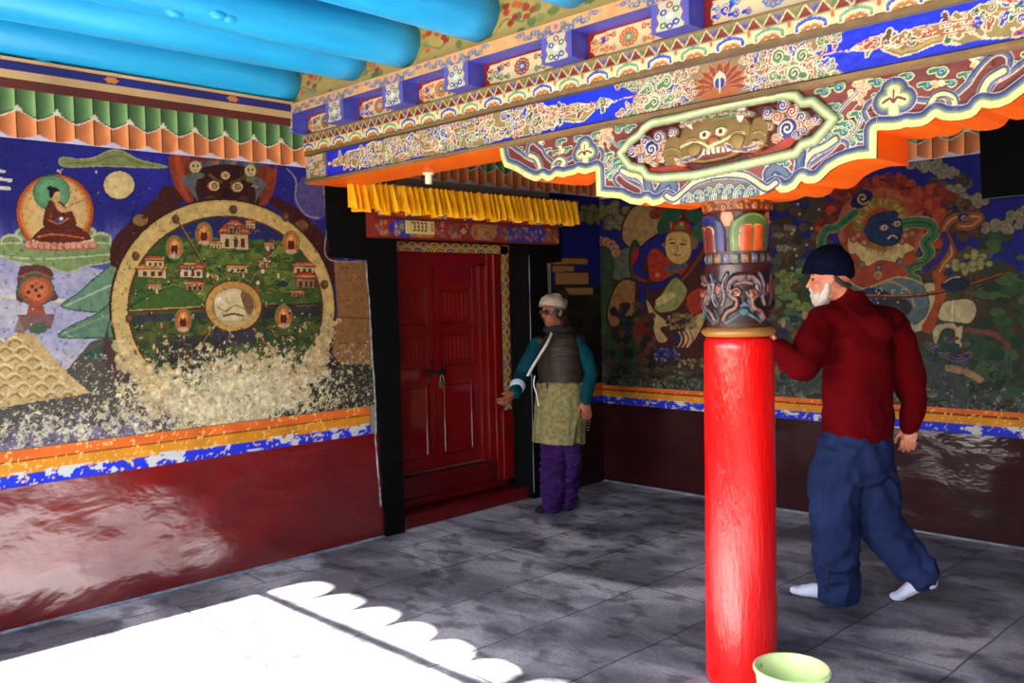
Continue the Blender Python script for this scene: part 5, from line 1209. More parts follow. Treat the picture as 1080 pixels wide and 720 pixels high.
    for k in (-3, -2, -1, 0, 1, 2, 3):
        fx_ = BC+k*.045; sg = 1 if k >= 0 else -1; fz = ZB0-.318-.007*abs(k)
        for w, c in ((.030, (70, 84, 104)), (.022, (204, 196, 160)), (.014, (60, 110, 120)), (.006, (190, 180, 140))): cv.line([(fx_-sg*.020, fz-.045), (fx_-sg*.016, fz-.005), (fx_, fz+.012), (fx_+sg*.012, fz)], w, c, sm=True)
        cv.ell(fx_+sg*.004, fz-.006, .013, .014, (38, 84, 116)); cv.spiral(fx_+sg*.004, fz-.006, .010, 1.2, .003, (190, 190, 160), 1.5, sg)
    for w, c in ((.066, (200, 186, 160)), (.058, SB), (.040, GB), (.028, CR)): cv.line(ar, w*.55, c)
    cv.h = np.maximum(cv.h, 0)
    # ---- carved cartouche with the mask
    pan = w2([(657.5, 162), (667, 150), (679, 141), (682, 136), (691, 130), (722, 124), (770, 112), (806, 104), (830, 100.5), (842, 102), (849, 109), (860, 108), (871, 117), (882, 126), (871, 139), (862, 149), (849, 153), (842, 162), (806, 170), (770, 178), (737, 185), (699, 188), (686.6, 186.5), (680.5, 179), (668, 176), (660.6, 167)])
    pan = [(x, min(z, ZB0-.012)) for x, z in pan]
    Pc = np.vstack([pan, pan[:1]]); 
    I = cv.inside(Pc); cv.col[I] = (86, 20, 16); cv.h[I] = -.022
    def pw(px, py): q = at(px, py, 1, YB); return float(q[0]), float(q[2])
    def P_(pts, col, h, sm=True, line=None, lw=.003):
        Q = w2(pts); Q = smooth_pts(Q, True) if sm else np.array(Q); J = cv.inside(Q)
        cv.col[J] = col; 
        if len(J):
            c = Q.mean(0); rr = np.hypot((cv.X[J]-c[0])/(np.ptp(Q[:, 0])/2+1e-6), (cv.Y[J]-c[1])/(np.ptp(Q[:, 1])/2+1e-6)); cv.h[J] = h*(.55+.45*np.sqrt(np.clip(1-rr*rr, 0, 1)))
        if line: cv.line(np.vstack([Q, Q[:1]]), lw, line)
    OL, OD, GR = (122, 94, 42), (96, 72, 32), (80, 104, 60)
    def SW(px, py, r, col, sgn=1, a0=0., h=.006):
        x, z = pw(px, py); cv.ell(x, z, r, r, (214, 190, 160)); cv.ell(x, z, r*.88, r*.88, col); cv.spiral(x, z, r*.74, 1.5, r*.17, (214, 200, 176), a0, sgn); cv.spiral(x, z, r*.56, 1.2, r*.10, tuple(int(q*.45) for q in col), a0, sgn); J = cv._box(x-r, x+r, z-r, z+r); dd = np.hypot(cv.X[J]-x, cv.Y[J]-z)/r; k = dd < 1; cv.h[J[k]] = h*np.sqrt(1-dd[k]**2)+.002
    for side, cc in (('L', [(669, 160, .020), (676, 158, .020), (683, 150, .022), (690, 158, .034), (678, 167, .018), (699, 165, .022), (697, 145, .024), (704, 153, .020), (706, 170, .015), (687, 168, .018), (711, 140, .018), (691, 173, .014)]), ('R', [(862, 127, .016), (855, 130, .018), (848, 124, .020), (845, 133, .018), (833, 136, .036), (822, 124, .022), (812, 120, .02), (838, 118, .022), (828, 112, .02), (820, 146, .016), (850, 138, .014), (812, 133, .015), (842, 143, .015)])):
        for k, (a, b, r) in enumerate(cc): SW(a, b, r*1.12, ((40, 36, 120), (170, 84, 60), (70, 54, 110), (150, 60, 42))[k % 4 if r < .03 else 0], 1 if side == 'L' else -1, k)
    P_([(704, 150), (712, 144), (722, 148), (724, 166), (722, 176), (708, 176), (702, 166)], OL, .004)          # left arm
    P_([(796, 128), (806, 124), (812, 132), (810, 150), (800, 160), (790, 158)], OL, .004)
    P_([(722, 140), (733, 128), (760, 120), (784, 122), (794, 132), (792, 148), (784, 160), (766, 168), (740, 172), (726, 168), (720, 156)], OL, .016)
    P_([(738, 128), (752, 118), (772, 117), (784, 124), (762, 126)], GR, .017)
    for a in range(9): SW(738+a*5.4, 125-a*1.15+(a % 2)*2, .011, GR, 1, a, .012)
    for a, b in ((748, 143), (765, 139.5)):
        x, z = pw(a, b); cv.ell(x, z, .026, .017, (206, 150, 96)); cv.ell(x, z, .021, .014, (226, 214, 180)); cv.ell(x, z, .009, .010, (110, 60, 36)); cv.ell(x, z, .004, .005, (20, 14, 12)); J = cv._box(x-.022, x+.022, z-.015, z+.015); cv.h[J] += .006
        q = w2([(a-5, b-3), (a-1, b-6), (a+5, b-4.5)]); cv.line(q, .008, (96, 112, 60), sm=True)
    P_([(751, 150), (757, 143), (764, 148), (763, 154), (753, 155)], (160, 96, 60), .026, line=(90, 40, 26))
    for q in ([(722, 156), (732, 152), (744, 152), (752, 156), (762, 152), (774, 146), (788, 142)],): cv.line(w2(q), .012, (196, 196, 140), sm=True); cv.line(w2([(a, b+1.4) for a, b in q]), .003, (110, 100, 50), sm=True)
    P_([(736, 158), (750, 158), (764, 155), (778, 152), (774, 162), (756, 167), (738, 168)], (120, 40, 30), .006)
    for k in range(6): a = 743+k*5.2; P_([(a, 158.5-k*.8), (a+4, 158-k*.8), (a+3.6, 164-k*.8), (a+.6, 164.4-k*.8)], (226, 216, 190), .014, sm=False)
    for q in ([(720, 170), (728, 168), (738, 166), (744, 160)], [(800, 154), (790, 157), (778, 158), (770, 154)]): cv.line(w2(q), .018, (226, 206, 180), sm=True); cv.line(w2(q), .011, (110, 96, 130), sm=True)
    for a, b in ((716, 168), (718, 172), (722, 174), (798, 150), (804, 150), (801, 155)): SW(a, b, .010, (190, 120, 84), 1, a, .010)
    for pts in ([(717, 128), (722, 124), (730, 126), (734, 138), (728, 134)], [(781, 112), (786, 110), (790, 118), (784, 130), (780, 124)]): P_(pts, (230, 220, 206), .012, line=(190, 90, 70))
    P_([(683, 178), (706, 175), (722, 176), (728, 180), (700, 184), (688, 183)], (160, 50, 30), -.010); P_([(790, 164), (812, 156), (830, 146), (840, 148), (826, 160), (800, 168)], (160, 50, 30), -.010)
    for k in range(26):
        t = k/25; a_ = 722+72*t; b_ = 133-13*t-5*math.sin(t*PI); SW(a_, b_, .010, (GR, (96, 84, 40), (150, 70, 50))[k % 3], 1 if k % 2 else -1, k, .014)
    for pts in ([(728, 160), (734, 152), (744, 154), (742, 162), (734, 166)], [(790, 146), (784, 142), (774, 146), (776, 154), (784, 158)]): P_(pts, (140, 110, 54), .024, line=(84, 62, 30))
    for q in ([(727, 148), (736, 146), (744, 149)], [(770, 145), (778, 139), (788, 138)], [(704, 158), (712, 156), (720, 160)], [(796, 140), (803, 138), (809, 142)], [(706, 166), (714, 165), (721, 169)], [(794, 150), (802, 148), (808, 152)]): cv.line(w2(q), .004, (74, 52, 26), sm=True); cv.line(w2([(a+.5, b+1.2) for a, b in q]), .003, (186, 156, 84), sm=True)
    for w, c, h in ((.040, (90, 84, 60), None), (.034, (128, 150, 106), None), (.020, (176, 186, 136), None), (.007, (206, 204, 158), None)): cv.line(Pc, w, c)
    # raised frame of the cartouche
    dd = np.full(len(cv.X), 9.)
    for (a, b), (c, e) in zip(Pc, Pc[1:]):
        k = np.nonzero((cv.X > min(a, c)-.03) & (cv.X < max(a, c)+.03))[0]; dx, dy = c-a, e-b; q = dx*dx+dy*dy; tt = np.clip(((cv.X[k]-a)*dx+(cv.Y[k]-b)*dy)/q, 0, 1); dd[k] = np.minimum(dd[k], np.hypot(cv.X[k]-a-tt*dx, cv.Y[k]-b-tt*dy))
    k = dd < .022; cv.h[k] = .014*np.sqrt(1-(dd[k]/.022)**2)+.002
    # fillet along the top
    k = cv.Y > ZB0-.010; cv.col[k] = (122, 94, 56)
    cv.col *= (.9+.2*fbm(cv.u*30, cv.v*30, 5))[:, None]
    cv.h += .0015*fbm(cv.u*60, cv.v*60, 6)
    cv.mesh('painted_carving', paint_wood, brk)
bracket_face()

# ------------------------------------------------------------------ pillar
pillar = empty('pillar', (2.84, YB+.13, 0)); tag(pillar, 'glossy red round pillar with a carved and gilded capital in the foreground', 'pillar')
PXc, PYc = 2.842, YB+.13
pred = bpy.data.materials.new('pillar_red_gloss'); pred.use_nodes = True
def pred_nodes(M):
    nt = M.node_tree; N = nt.nodes; K = nt.links; b = N['Principled BSDF']; tc = N.new('ShaderNodeTexCoord')
    mp = N.new('ShaderNodeMapping'); mp.inputs['Scale'].default_value = (13, 13, 3.2); K.new(tc.outputs['Object'], mp.inputs['Vector'])
    n = N.new('ShaderNodeTexNoise'); n.inputs['Scale'].default_value = 1.6; n.inputs['Detail'].default_value = 8; n.inputs['Roughness'].default_value = .65; K.new(mp.outputs[0], n.inputs['Vector'])
    r = N.new('ShaderNodeValToRGB'); r.color_ramp.elements[0].color = L4((206, 8, 8)); r.color_ramp.elements[1].color = L4((222, 12, 10)); K.new(n.outputs['Fac'], r.inputs['Fac']); K.new(r.outputs['Color'], b.inputs['Base Color'])
    u = N.new('ShaderNodeBump'); u.inputs['Strength'].default_value = .7; u.inputs['Distance'].default_value = .01; mp2 = N.new('ShaderNodeMapping'); mp2.inputs['Scale'].default_value = (1, 1, .22); K.new(tc.outputs['Object'], mp2.inputs['Vector']); n2 = N.new('ShaderNodeTexNoise'); n2.inputs['Scale'].default_value = 75; n2.inputs['Detail'].default_value = 8; K.new(mp2.outputs[0], n2.inputs['Vector'])
    K.new(n.outputs['Fac'], u.inputs['Height']); u2 = N.new('ShaderNodeBump'); u2.inputs['Strength'].default_value = .5; u2.inputs['Distance'].default_value = .004; K.new(n2.outputs['Fac'], u2.inputs['Height']); K.new(u.outputs['Normal'], u2.inputs['Normal']); K.new(u2.outputs['Normal'], b.inputs['Normal']); K.new(u2.outputs['Normal'], b.inputs['Coat Normal'])
    b.inputs['Roughness'].default_value = .8; b.inputs['Specular IOR Level'].default_value = .0; b.inputs['Coat Weight'].default_value = 1.0; b.inputs['Coat IOR'].default_value = 1.6; b.inputs['Coat Roughness'].default_value = .05
pred_nodes(pred)
bm = bmesh.new(); rings = []
for k in range(60):
    z = 1.365*k/59; r = .140-.006*(z/1.365)+(0 if z < 1.345 else -.012*((z-1.345)/.02)); ring = []
    for j in range(64):
        a = 2*PI*j/64; d = 1+.012*mnoise.noise((math.cos(a)*1.6, math.sin(a)*1.6, z*2.2))
        ring.append((PXc+r*d*math.cos(a), PYc+r*d*math.sin(a), z))
    rings.append(ring)
ring_loft(bm, rings); obj('shaft', bm, pred, pillar, smooth=True)

def drum(z0, z1, prof, painter, name, material, sq=0.0, step=.0036):
    """painted, carved sleeve round the pillar; prof(t) radius; painter fills col/h with u = angle(0..1), v = 0..1"""
    nu = int(2*PI*.14/step); nv = int((z1-z0)/step)+1
    cv = Cv.__new__(Cv); cv.nu, cv.nv = nu+1, nv
    uu, vv = np.meshgrid(np.linspace(0, 1, nu+1), np.linspace(0, 1, nv), indexing='ij'); cv.u = uu.ravel(); cv.v = vv.ravel()
    cv.col = np.tile(np.array((60, 30, 24), float), (len(cv.u), 1)); cv.h = np.zeros(len(cv.u)); W = 2*PI*.135; Hh = z1-z0
    cv.local(cv.u*W, cv.v*Hh); painter(cv, W, Hh)
    a = -cv.u*2*PI+PI/2; r = np.array([prof(t) for t in np.linspace(0, 1, nv)])[np.arange(len(cv.u)) % nv]
    if sq > 0:
        k = (np.abs(np.cos(a-PI/4*0))**(6)+np.abs(np.sin(a))**(6))**(-1/6); r = r*(1+(k-1)*sq)
    r = r+cv.h
    cv.P = np.c_[PXc+r*np.cos(a), PYc+r*np.sin(a), z0+cv.v*Hh]; cv.h = np.zeros(len(cv.u)); cv.eu = np.array((0, 0, 1.)); cv.ev = np.array((1., 0, 0))
    return cv.mesh(name, material, pillar, nrm=(0, 0, 0))
GOLD, DK, RD = (150, 104, 44), (38, 24, 22), (88, 26, 20)
cap_mat = mat('carved_capital', rough=.35, spec=.4, attr='Col', coat=.35, coat_rough=.12, bump=(70, .25, .004))
def p_neck(cv, W, H):
    cv.col[:] = GOLD; cv.h += .004*np.sin(cv.v*PI)
def p_cloud(cv, W, H):
    cv.col[:] = np.array((36, 24, 26))*(.8+.4*fbm(cv.X*30, cv.Y*30, 2))[:, None]
    n = 4
    for i in range(n+1):
        x = (i+.54)*W/n
        for sx in (-1, 1):
            P = [(x+sx*.085, H*.14), (x+sx*.066, H*.26), (x+sx*.036, H*.32), (x+sx*.030, H*.44), (x+sx*.056, H*.54), (x+sx*.058, H*.70), (x+sx*.036, H*.80), (x, H*.82)]
            cv.line(P, .026, (30, 22, 26), sm=True, h=.007); cv.line(P, .018, (84, 44, 36), sm=True, h=.011); cv.line(P, .008, (120, 84, 66), sm=True, h=.014)
            cv.line([(a+sx*.0, b-.012) for a, b in P[4:]], .006, (54, 66, 96), sm=True, h=.008)
            cv.spiral(x+sx*.030, H*.56, .019, 1.5, .008, (120, 64, 46), 0, sx, h=.013); cv.ell(x+sx*.024, H*.53, .006, .006, (180, 120, 96), h=.015)
            cv.line([(x+sx*.02, H*.22), (x+sx*.045, H*.16), (x+sx*.075, H*.08)], .008, (60, 90, 96), sm=True, h=.006)
        cv.line([(x-.030, H*.70), (x, H*.73), (x+.030, H*.70)], .009, (130, 90, 70), sm=True, h=.012)
        cv.ell(x, H*.26, .016, .012, (40, 96, 92), h=.010); cv.poly([(x-.02, H*.34), (x, H*.44), (x+.02, H*.34)], (70, 84, 110), h=.008)
        
        for sx in (-1, 1):
            cv.line([(x+sx*.066, H*.86), (x+sx*.085, H*.70), (x+sx*.078, H*.50), (x+sx*.092, H*.36)], .012, (70, 40, 36), sm=True, h=.006); cv.line([(x+sx*.066, H*.86), (x+sx*.085, H*.70), (x+sx*.078, H*.50), (x+sx*.092, H*.36)], .005, (120, 110, 120), sm=True, h=.008)
        y_ = x+W/n/2; cv.ell(y_, H*.62, .020, .028, (60, 34, 34), h=.006); cv.ell(y_, H*.62, .010, .016, (140, 80, 60), h=.010)
    k = cv.v > .90; cv.col[k] = (60, 22, 20); cv.h[k] = .0
    k = cv.v < .07; cv.col[k] = (70, 40, 28)
def p_beads(cv, W, H):
    cv.col[:] = (56, 34, 30); n = 20
    for i in range(n): x = (i+.5)*W/n; cv.poly([(x-.014, H*.2), (x+.014, H*.2), (x+.014, H*.8), (x-.014, H*.8)], ((70, 76, 110), (120, 70, 50), (60, 84, 84))[i % 3], h=.003); cv.spiral(x, H*.5, .009, 1.2, .003, (160, 130, 100), i, 1, h=.006)
    k = (cv.v > .86) | (cv.v < .14); cv.col[k] = (70, 30, 24); cv.h[k] = .004
def p_lotus(cv, W, H):
    cv.col[:] = (70, 24, 20); n = 4
    pal = [((28, 30, 84), (110, 40, 26)), ((74, 98, 48), (176, 72, 28))]
    for i in range(n+1):
        x = (i+.37)*W/n; o, q = pal[i % 2]
        cv.ell(x+W/n/2, H*.86, .030, .032, (196, 120, 84), h=.004)
    for i in range(n+1):
        x = (i+.37)*W/n; o, q = pal[i % 2]; w = .098
        P = smooth_pts([(x-w, 0), (x-w, H*.45), (x-w*.8, H*.78), (x, H*.97), (x+w*.8, H*.78), (x+w, H*.45), (x+w, 0)], k=6); J = cv.inside(P); cv.col[J] = o
        cv.h[J] = .010+.010*np.sqrt(np.clip(1-((cv.X[J]-x)/w)**2, 0, 1)); cv.line(P, .004, tuple(int(v*.5+60) for v in o)); 
        cv.line([(a+(x-a)*.2, b*.95) for a, b in P], .004, tuple(min(255, int(v*1.5)) for v in o))
        for sx in (-1, 1):
            P2 = smooth_pts([(x+sx*.003, 0), (x+sx*.003, H*.56), (x+sx*.014, H*.66), (x+sx*.044, H*.62), (x+sx*.052, H*.45), (x+sx*.052, 0)], k=5); J = cv.inside(P2); cv.col[J] = q; cv.h[J] = .020+.004*np.clip(1-((cv.X[J]-x-sx*.027)/.025)**2, 0, 1); cv.line(P2, .0028, (206, 150, 90))
        cv.line([(x, 0), (x, H*.7)], .006, o)
    cv.col *= (.75+.5*fbm(cv.X*30, cv.Y*30, 3))[:, None]
def p_top(cv, W, H):
    cv.col[:] = (110, 60, 26); R = random.Random(4)
    for i in range(26):
        x = (i+.5)*W/26; cv.spiral(x, H*(.3+.4*(i % 2)), .013, 1.3, .006, (166, 104, 44), i, 1 if i % 2 else -1, h=.006); cv.ell(x, H*(.75-.5*(i % 2)), .006, .006, (150, 50, 30), h=.004)
    k = (cv.v > .9) | (cv.v < .1); cv.col[k] = (84, 30, 22); cv.h[k] = .005
drum(1.365, 1.400, lambda t: .128+.010*math.sin(t*PI), p_neck, 'neck_ring', cap_mat)
drum(1.400, 1.638, lambda t: .122+.006*math.sin(t*PI*.9), p_cloud, 'carved_drum', cap_mat)
drum(1.638, 1.690, lambda t: .121, p_beads, 'bead_band', cap_mat)
drum(1.690, 1.838, lambda t: .104+.014*t, p_lotus, 'lotus_petals', cap_mat)
drum(1.838, 1.905, lambda t: .126+.006*t, p_top, 'top_block', cap_mat)
bm = bmesh.new(); lathe(bm, [(.118, 1.36), (.112, 1.40), (.112, 1.64), (.10, 1.69), (.10, 1.83), (.118, 1.838), (.13, 1.905), (.12, 1.93)], PXc, PYc, 48); obj('capital_core', bm, mat('capital_dark', (54, 24, 20), rough=.4), pillar)
# ------------------------------------------------------------------ yellow silk frill over the door
cur = empty('door_frill', (.2, -1.45, 2.10)); tag(cur, 'short gathered golden yellow silk frill hanging over the red door', 'curtain')
silk = mat('golden_silk', (255, 190, 8), rough=.4, spec=.4, sheen=.0, var=(16, (250, 168, 4), 1), bump=(60, .12, .003))
def frill():
    bm = bmesh.new(); nu, nv = 620, 22; y0, y1 = -2.60, -.50; g = []; R = random.Random(2)
    ph = [R.uniform(0, 6) for _ in range(8)]
    for i in range(nu+1):
        t = i/nu; y = y0+(y1-y0)*t; r = []
        w = math.sin(t*2*PI*38+1.6*math.sin(t*2*PI*9+ph[0])+1.1*math.sin(t*2*PI*3.3+ph[1])); w2_ = math.sin(t*2*PI*97+ph[2]+2*math.sin(t*2*PI*7+ph[3]))
        hem = .010*math.sin(t*2*PI*11+ph[4])+.008*math.sin(t*2*PI*27+ph[5])
        for j in range(nv+1):
            s = j/nv; z = 2.262-(.178+hem)*s
            a = .012+.030*s**.8
            r.append(bm.verts.new((.185+.012*s+a*w+.006*s*w2_+.004*mnoise.noise((y*9, z*12, 1)), y+.006*w2_*s, z)))
        g.append(r)
    for i in range(nu):
        for j in range(nv): bm.faces.new((g[i][j], g[i+1][j], g[i+1][j+1], g[i][j+1]))
    o = obj('silk', bm, silk, cur, smooth=True)
    md = o.modifiers.new('thickness', 'SOLIDIFY'); md.thickness = .0015
frill()
bm = bmesh.new(); tube(bm, [(.185, -2.62, 2.262), (.185, -.48, 2.262)], .008, 10)
for y in (-2.58, -1.45, -.52): tube(bm, [(.0, y, 2.262), (.185, y, 2.262)], .006, 8)
obj('rod', bm, mat('rod_wood', (96, 50, 30), rough=.6), cur, smooth=True)
# dark canopy boards above the frill
# ------------------------------------------------------------------ white lamp holder under the beam
sx, sy, _ = at(452, 186, 2, ZB0-.02)
lh = empty('lamp_holder', (sx, sy, ZB0-.07)); tag(lh, 'small white ceramic lamp holder fixed under the beam above the door', 'lamp holder')
wpl = mat('white_ceramic', (236, 226, 190), rough=.3, coat=.4)
bm = bmesh.new(); lathe(bm, [(.030, ZB0-.012), (.034, ZB0-.006), (.034, ZB0)], sx, sy, 28); obj('rose', bm, wpl, lh, smooth=True)
bm = bmesh.new(); lathe(bm, [(.013, ZB0-.062), (.018, ZB0-.062), (.020, ZB0-.052), (.019, ZB0-.014), (.022, ZB0-.012)], sx, sy, 28); obj('socket', bm, wpl, lh, smooth=True)

# ------------------------------------------------------------------ bucket
bx, by = 3.045, -3.105
q0 = at(835, 704, 2, .30)
bk = empty('bucket', (q0[0], q0[1], 0)); tag(bk, 'pale green plastic bucket at the foot of the red pillar', 'bucket')
bpl = mat('pale_green_plastic', (206, 230, 160), rough=.35, spec=.5)
BX_, BY_ = q0[0], q0[1]
bm = bmesh.new()
lathe(bm, [(.085, 0), (.092, .004), (.112, .25), (.116, .286), (.122, .290), (.1235, .297), (.122, .303), (.116, .304), (.112, .298), (.1085, .25), (.088, .012), (.05, .010)], BX_, BY_, 64)
obj('tub', bm, bpl, bk, smooth=True)
bm = bmesh.new()
for s in (-1, 1): 
    ball(bm, (BX_+s*.118, BY_, .275), (.010, .014, .014), 12)
tube(bm, [(BX_+.122*math.cos(a), BY_+.124*math.sin(a), .275-.05*math.sin(a)) for a in [PI*k/24 for k in range(25)]], .0028, 8)
obj('handle', bm, mat('handle_wire', (170, 170, 170), rough=.4, metal=.7), bk, smooth=True)
# ------------------------------------------------------------------ people
FH = Vector((FW[0], FW[1], 0)).normalized(); RH = Vector((RR[0], RR[1], 0)).normalized(); UP = Vector((0, 0, 1))
def PD(px, py, d):
    """point seen at the photo pixel, d metres in front of the camera"""
    v = RR*(px-540)/FPX+UU*(360-py)/FPX+FW
    return Vector(CAM+v*d)
def solid(name, build, m, parent, voxel=.006, it=4, fold=0.0, fs=(9, 9, 4), seed=0, grow=0.0):
    """parts of one skin or garment fused to a single continuous surface"""
    bm = bmesh.new(); build(bm); bmesh.ops.recalc_face_normals(bm, faces=bm.faces)
    me = bpy.data.meshes.new(name); bm.to_mesh(me); bm.free()
    o = bpy.data.objects.new(name, me); C.objects.link(o)
    r = o.modifiers.new('r', 'REMESH'); r.mode = 'VOXEL'; r.voxel_size = voxel; r.use_smooth_shade = True
    s = o.modifiers.new('s', 'SMOOTH'); s.factor = .5; s.iterations = it
    dg = bpy.context.evaluated_depsgraph_get(); me2 = bpy.data.meshes.new_from_object(o.evaluated_get(dg)); bpy.data.objects.remove(o)
    me2.name = name
    if fold:
        n = len(me2.vertices); co = np.empty(n*3); me2.vertices.foreach_get('co', co); co = co.reshape(-1, 3); no = np.empty(n*3); me2.vertices.foreach_get('normal', no); no = no.reshape(-1, 3)
        d = np.array([mnoise.noise((c[0]*fs[0]+seed, c[1]*fs[1], c[2]*fs[2]+2.2*mnoise.noise((c[0]*4, c[1]*4, c[2]*5+seed))))+.5*mnoise.noise((c[0]*fs[0]*2.3, c[1]*fs[1]*2.3, c[2]*fs[2]*3+seed)) for c in co])
        d = -np.abs(d)*2+.6
        co += no*(d*fold)[:, None]; me2.vertices.foreach_set('co', co.ravel()); me2.update()
    me2.shade_smooth()
    return link(name, me2, m, parent)
def frame(f): 
    f = Vector(f).normalized(); l = UP.cross(f).normalized(); return f, l, f.cross(l).normalized()
def rotm(f, l, u): return Matrix(((f.x, l.x, u.x, 0), (f.y, l.y, u.y, 0), (f.z, l.z, u.z, 0), (0, 0, 0, 1)))
def head(bm, c, f, s=1.0, jaw=1.0):
    f, l, u = frame(f); M = rotm(f, l, u)
    q = lambda a, b, e: c+f*(a*s)+l*(b*s)+u*(e*s)
    ball(bm, q(-.012, 0, .030), (.098*s, .076*s, .088*s), 28, M)           # cranium
    ball(bm, q(.018, 0, -.030), (.074*s, .062*s, .078*s), 24, M)           # face
    ball(bm, q(.040, 0, -.082), (.036*s, .038*s*jaw, .028*s), 20, M)       # chin
    ball(bm, q(.020, 0, -.066), (.055*s, .050*s*jaw, .035*s), 20, M)       # jaw
    for b in (-1, 1):
        ball(bm, q(.056, b*.036, -.022), (.020*s, .022*s, .018*s), 14, M)  # cheek bones
        ball(bm, q(.072, b*.030, .020), (.014*s, .024*s, .008*s), 14, M)   # brow
        tube(bm, [q(-.002, b*.072, .020), q(-.014, b*.080, .012), q(-.016, b*.082, -.008), q(-.004, b*.076, -.032)], [.008*s, .011*s, .010*s, .006*s], 10)  # ear
        ball(bm, q(-.006, b*.076, -.006), (.014*s, .006*s, .024*s), 12, M)
        ball(bm, q(.086, b*.011, -.030), (.009*s, .007*s, .007*s), 10, M)  # nostril
    tube(bm, [q(.078, 0, .016), q(.090, 0, -.006), q(.104, 0, -.026), q(.086, 0, -.034)], [.007*s, .009*s, .011*s, .008*s], 12)
    ball(bm, q(.080, 0, -.052), (.008*s, .020*s, .006*s), 14, M); ball(bm, q(.078, 0, -.062), (.009*s, .018*s, .007*s), 14, M)
    return q, (f, l, u, M)
def hand(bm, w, d, side, s=1.0, curl=.5, palm=None):
    """w wrist, d direction of the fingers, side the thumb side"""
    d = Vector(d).normalized(); side = Vector(side); side = (side-d*side.dot(d)).normalized(); pn = (Vector(palm)-d*Vector(palm).dot(d)) if palm is not None else d.cross(side)
    pn = (pn-side*pn.dot(side)).normalized(); M = rotm(d, side, pn)
    ball(bm, w+d*.050*s, (.050*s, .041*s, .015*s), 20, M)
    ball(bm, w+d*.020*s+side*.018*s, (.030*s, .022*s, .016*s), 14, M)
    for i, (o, L) in enumerate(((.031, .070), (.010, .080), (-.011, .074), (-.031, .058))):
        p = [w+d*.080*s+side*o*s]; a = .10
        for k, ln in enumerate((.45, .32, .23)):
            a += curl*(.5+.25*k); p.append(p[-1]+(d*math.cos(a)+pn*math.sin(a)+side*(o*1.2)*.8).normalized()*L*ln*s)
        tube(bm, p, [.0092*s, .0086*s, .0078*s, .0062*s], 10); ball(bm, p[-1], .0062*s, 10)
    p = [w+d*.022*s+side*.030*s, w+d*.050*s+side*.052*s+pn*.006*s, w+d*.074*s+side*.060*s+pn*.014*s, w+d*.094*s+side*.058*s+pn*.020*s]
    tube(bm, p, [.013*s, .0105*s, .0095*s, .0072*s], 10); ball(bm, p[-1], .0072*s, 10)
def foot(bm, ankle, heel, toe, s=1.0, r=.034):
    ankle, heel, toe = Vector(ankle), Vector(heel), Vector(toe); d = toe-heel
    up = UP
    tube(bm, [heel+d*.02+up*.030, heel+d*.22+up*.040, heel+d*.5+up*.034, heel+d*.78+up*.024, heel+d*.94+up*.018], [(.028, .026), (.034, .034), (.040, .030), (.044, .022), (.034, .014)], 18, ref=up)
    ball(bm, heel+up*.030+d*.06, (.033, .033, .030), 16)
    tube(bm, [heel+d*.20+up*.030, ankle], [.036, .036], 16); ball(bm, heel+d*.9+up*.018, (.030, .030, .016), 14)
def limb(bm, pts, rad, n=18, ref=None):
    tube(bm, pts, rad, n, ref=ref)
    for p, r in zip(pts, rad): 
        r = min(r) if isinstance(r, (tuple, list)) else r
        ball(bm, p, r*.97, 16)

skin_m = mat('skin_man', (222, 150, 118), rough=.5, spec=.35, var=(30, (206, 122, 98), 1), bump=(120, .1, .002))
skin_w = mat('skin_woman', (140, 82, 56), rough=.5, spec=.35, var=(30, (120, 66, 46), 1), bump=(120, .1, .002))
knit_red = mat('maroon_knit', (98, 4, 12), rough=.95, spec=.08, sheen=.0, var=(4, (84, 3, 10), 1), bump=(240, .35, .003))
denim = mat('blue_cotton', (36, 50, 90), rough=.9, spec=.12, var=(6, (28, 42, 80), 1), bump=(160, .25, .002))
navy = mat('navy_knit', (9, 12, 36), rough=.95, spec=.1, var=(20, (14, 18, 46), 1), bump=(200, .5, .004))
sock = mat('pale_sock', (206, 214, 236), rough=.9, spec=.1, bump=(200, .3, .003))
whitehair = mat('white_beard', (226, 218, 210), rough=.9, spec=.2, bump=(90, .6, .006))
# ================= the man
D = 4.40
man = empty('person', (float(PD(905, 632, D).x), float(PD(905, 632, D).y), 0)); tag(man, 'bearded man in maroon jumper and navy beanie walking behind the red pillar in pale socks', 'person')
def G(px, py, z=0.0):                              # ground point
    q = at(px, py, 2, z); return Vector(q)
hL, tL = G(879, 634), G(838, 626); hR, tR = G(985, 634, .0), G(943, 636)
mf = (-FH*-.60-RH*.80).normalized()               # torso heading: away and to the left
mf = (FH*.62-RH*.78).normalized(); ml_ = UP.cross(mf)
hip = PD(902, 462, D); 
LHip, RHip = hip+ml_*.095+UP*-.02, hip-ml_*.095+UP*-.02
LK, RK = PD(880, 548, 4.36), PD(927, 552, 4.40)
LA = hL+UP*.095+(tL-hL)*.04
hR = G(982, 640)+UP*.095; tR = G(944, 634)
RA = hR+UP*.050+(tR-hR)*.16
LS, RS = PD(862, 346, 4.30), PD(944, 347, 4.46)
LE, RE = PD(846, 388, 4.18), PD(961, 404, 4.50)
LW, RW = PD(820, 366, 4.24), PD(960, 449, 4.46)
neck = PD(889, 314, 4.38); chest = PD(906, 365, 4.40); waist = PD(905, 425, 4.41)
hc = PD(875, 293.5, 4.36)
hf = (-RH*.92+FH*.34-UP*.10).normalized()
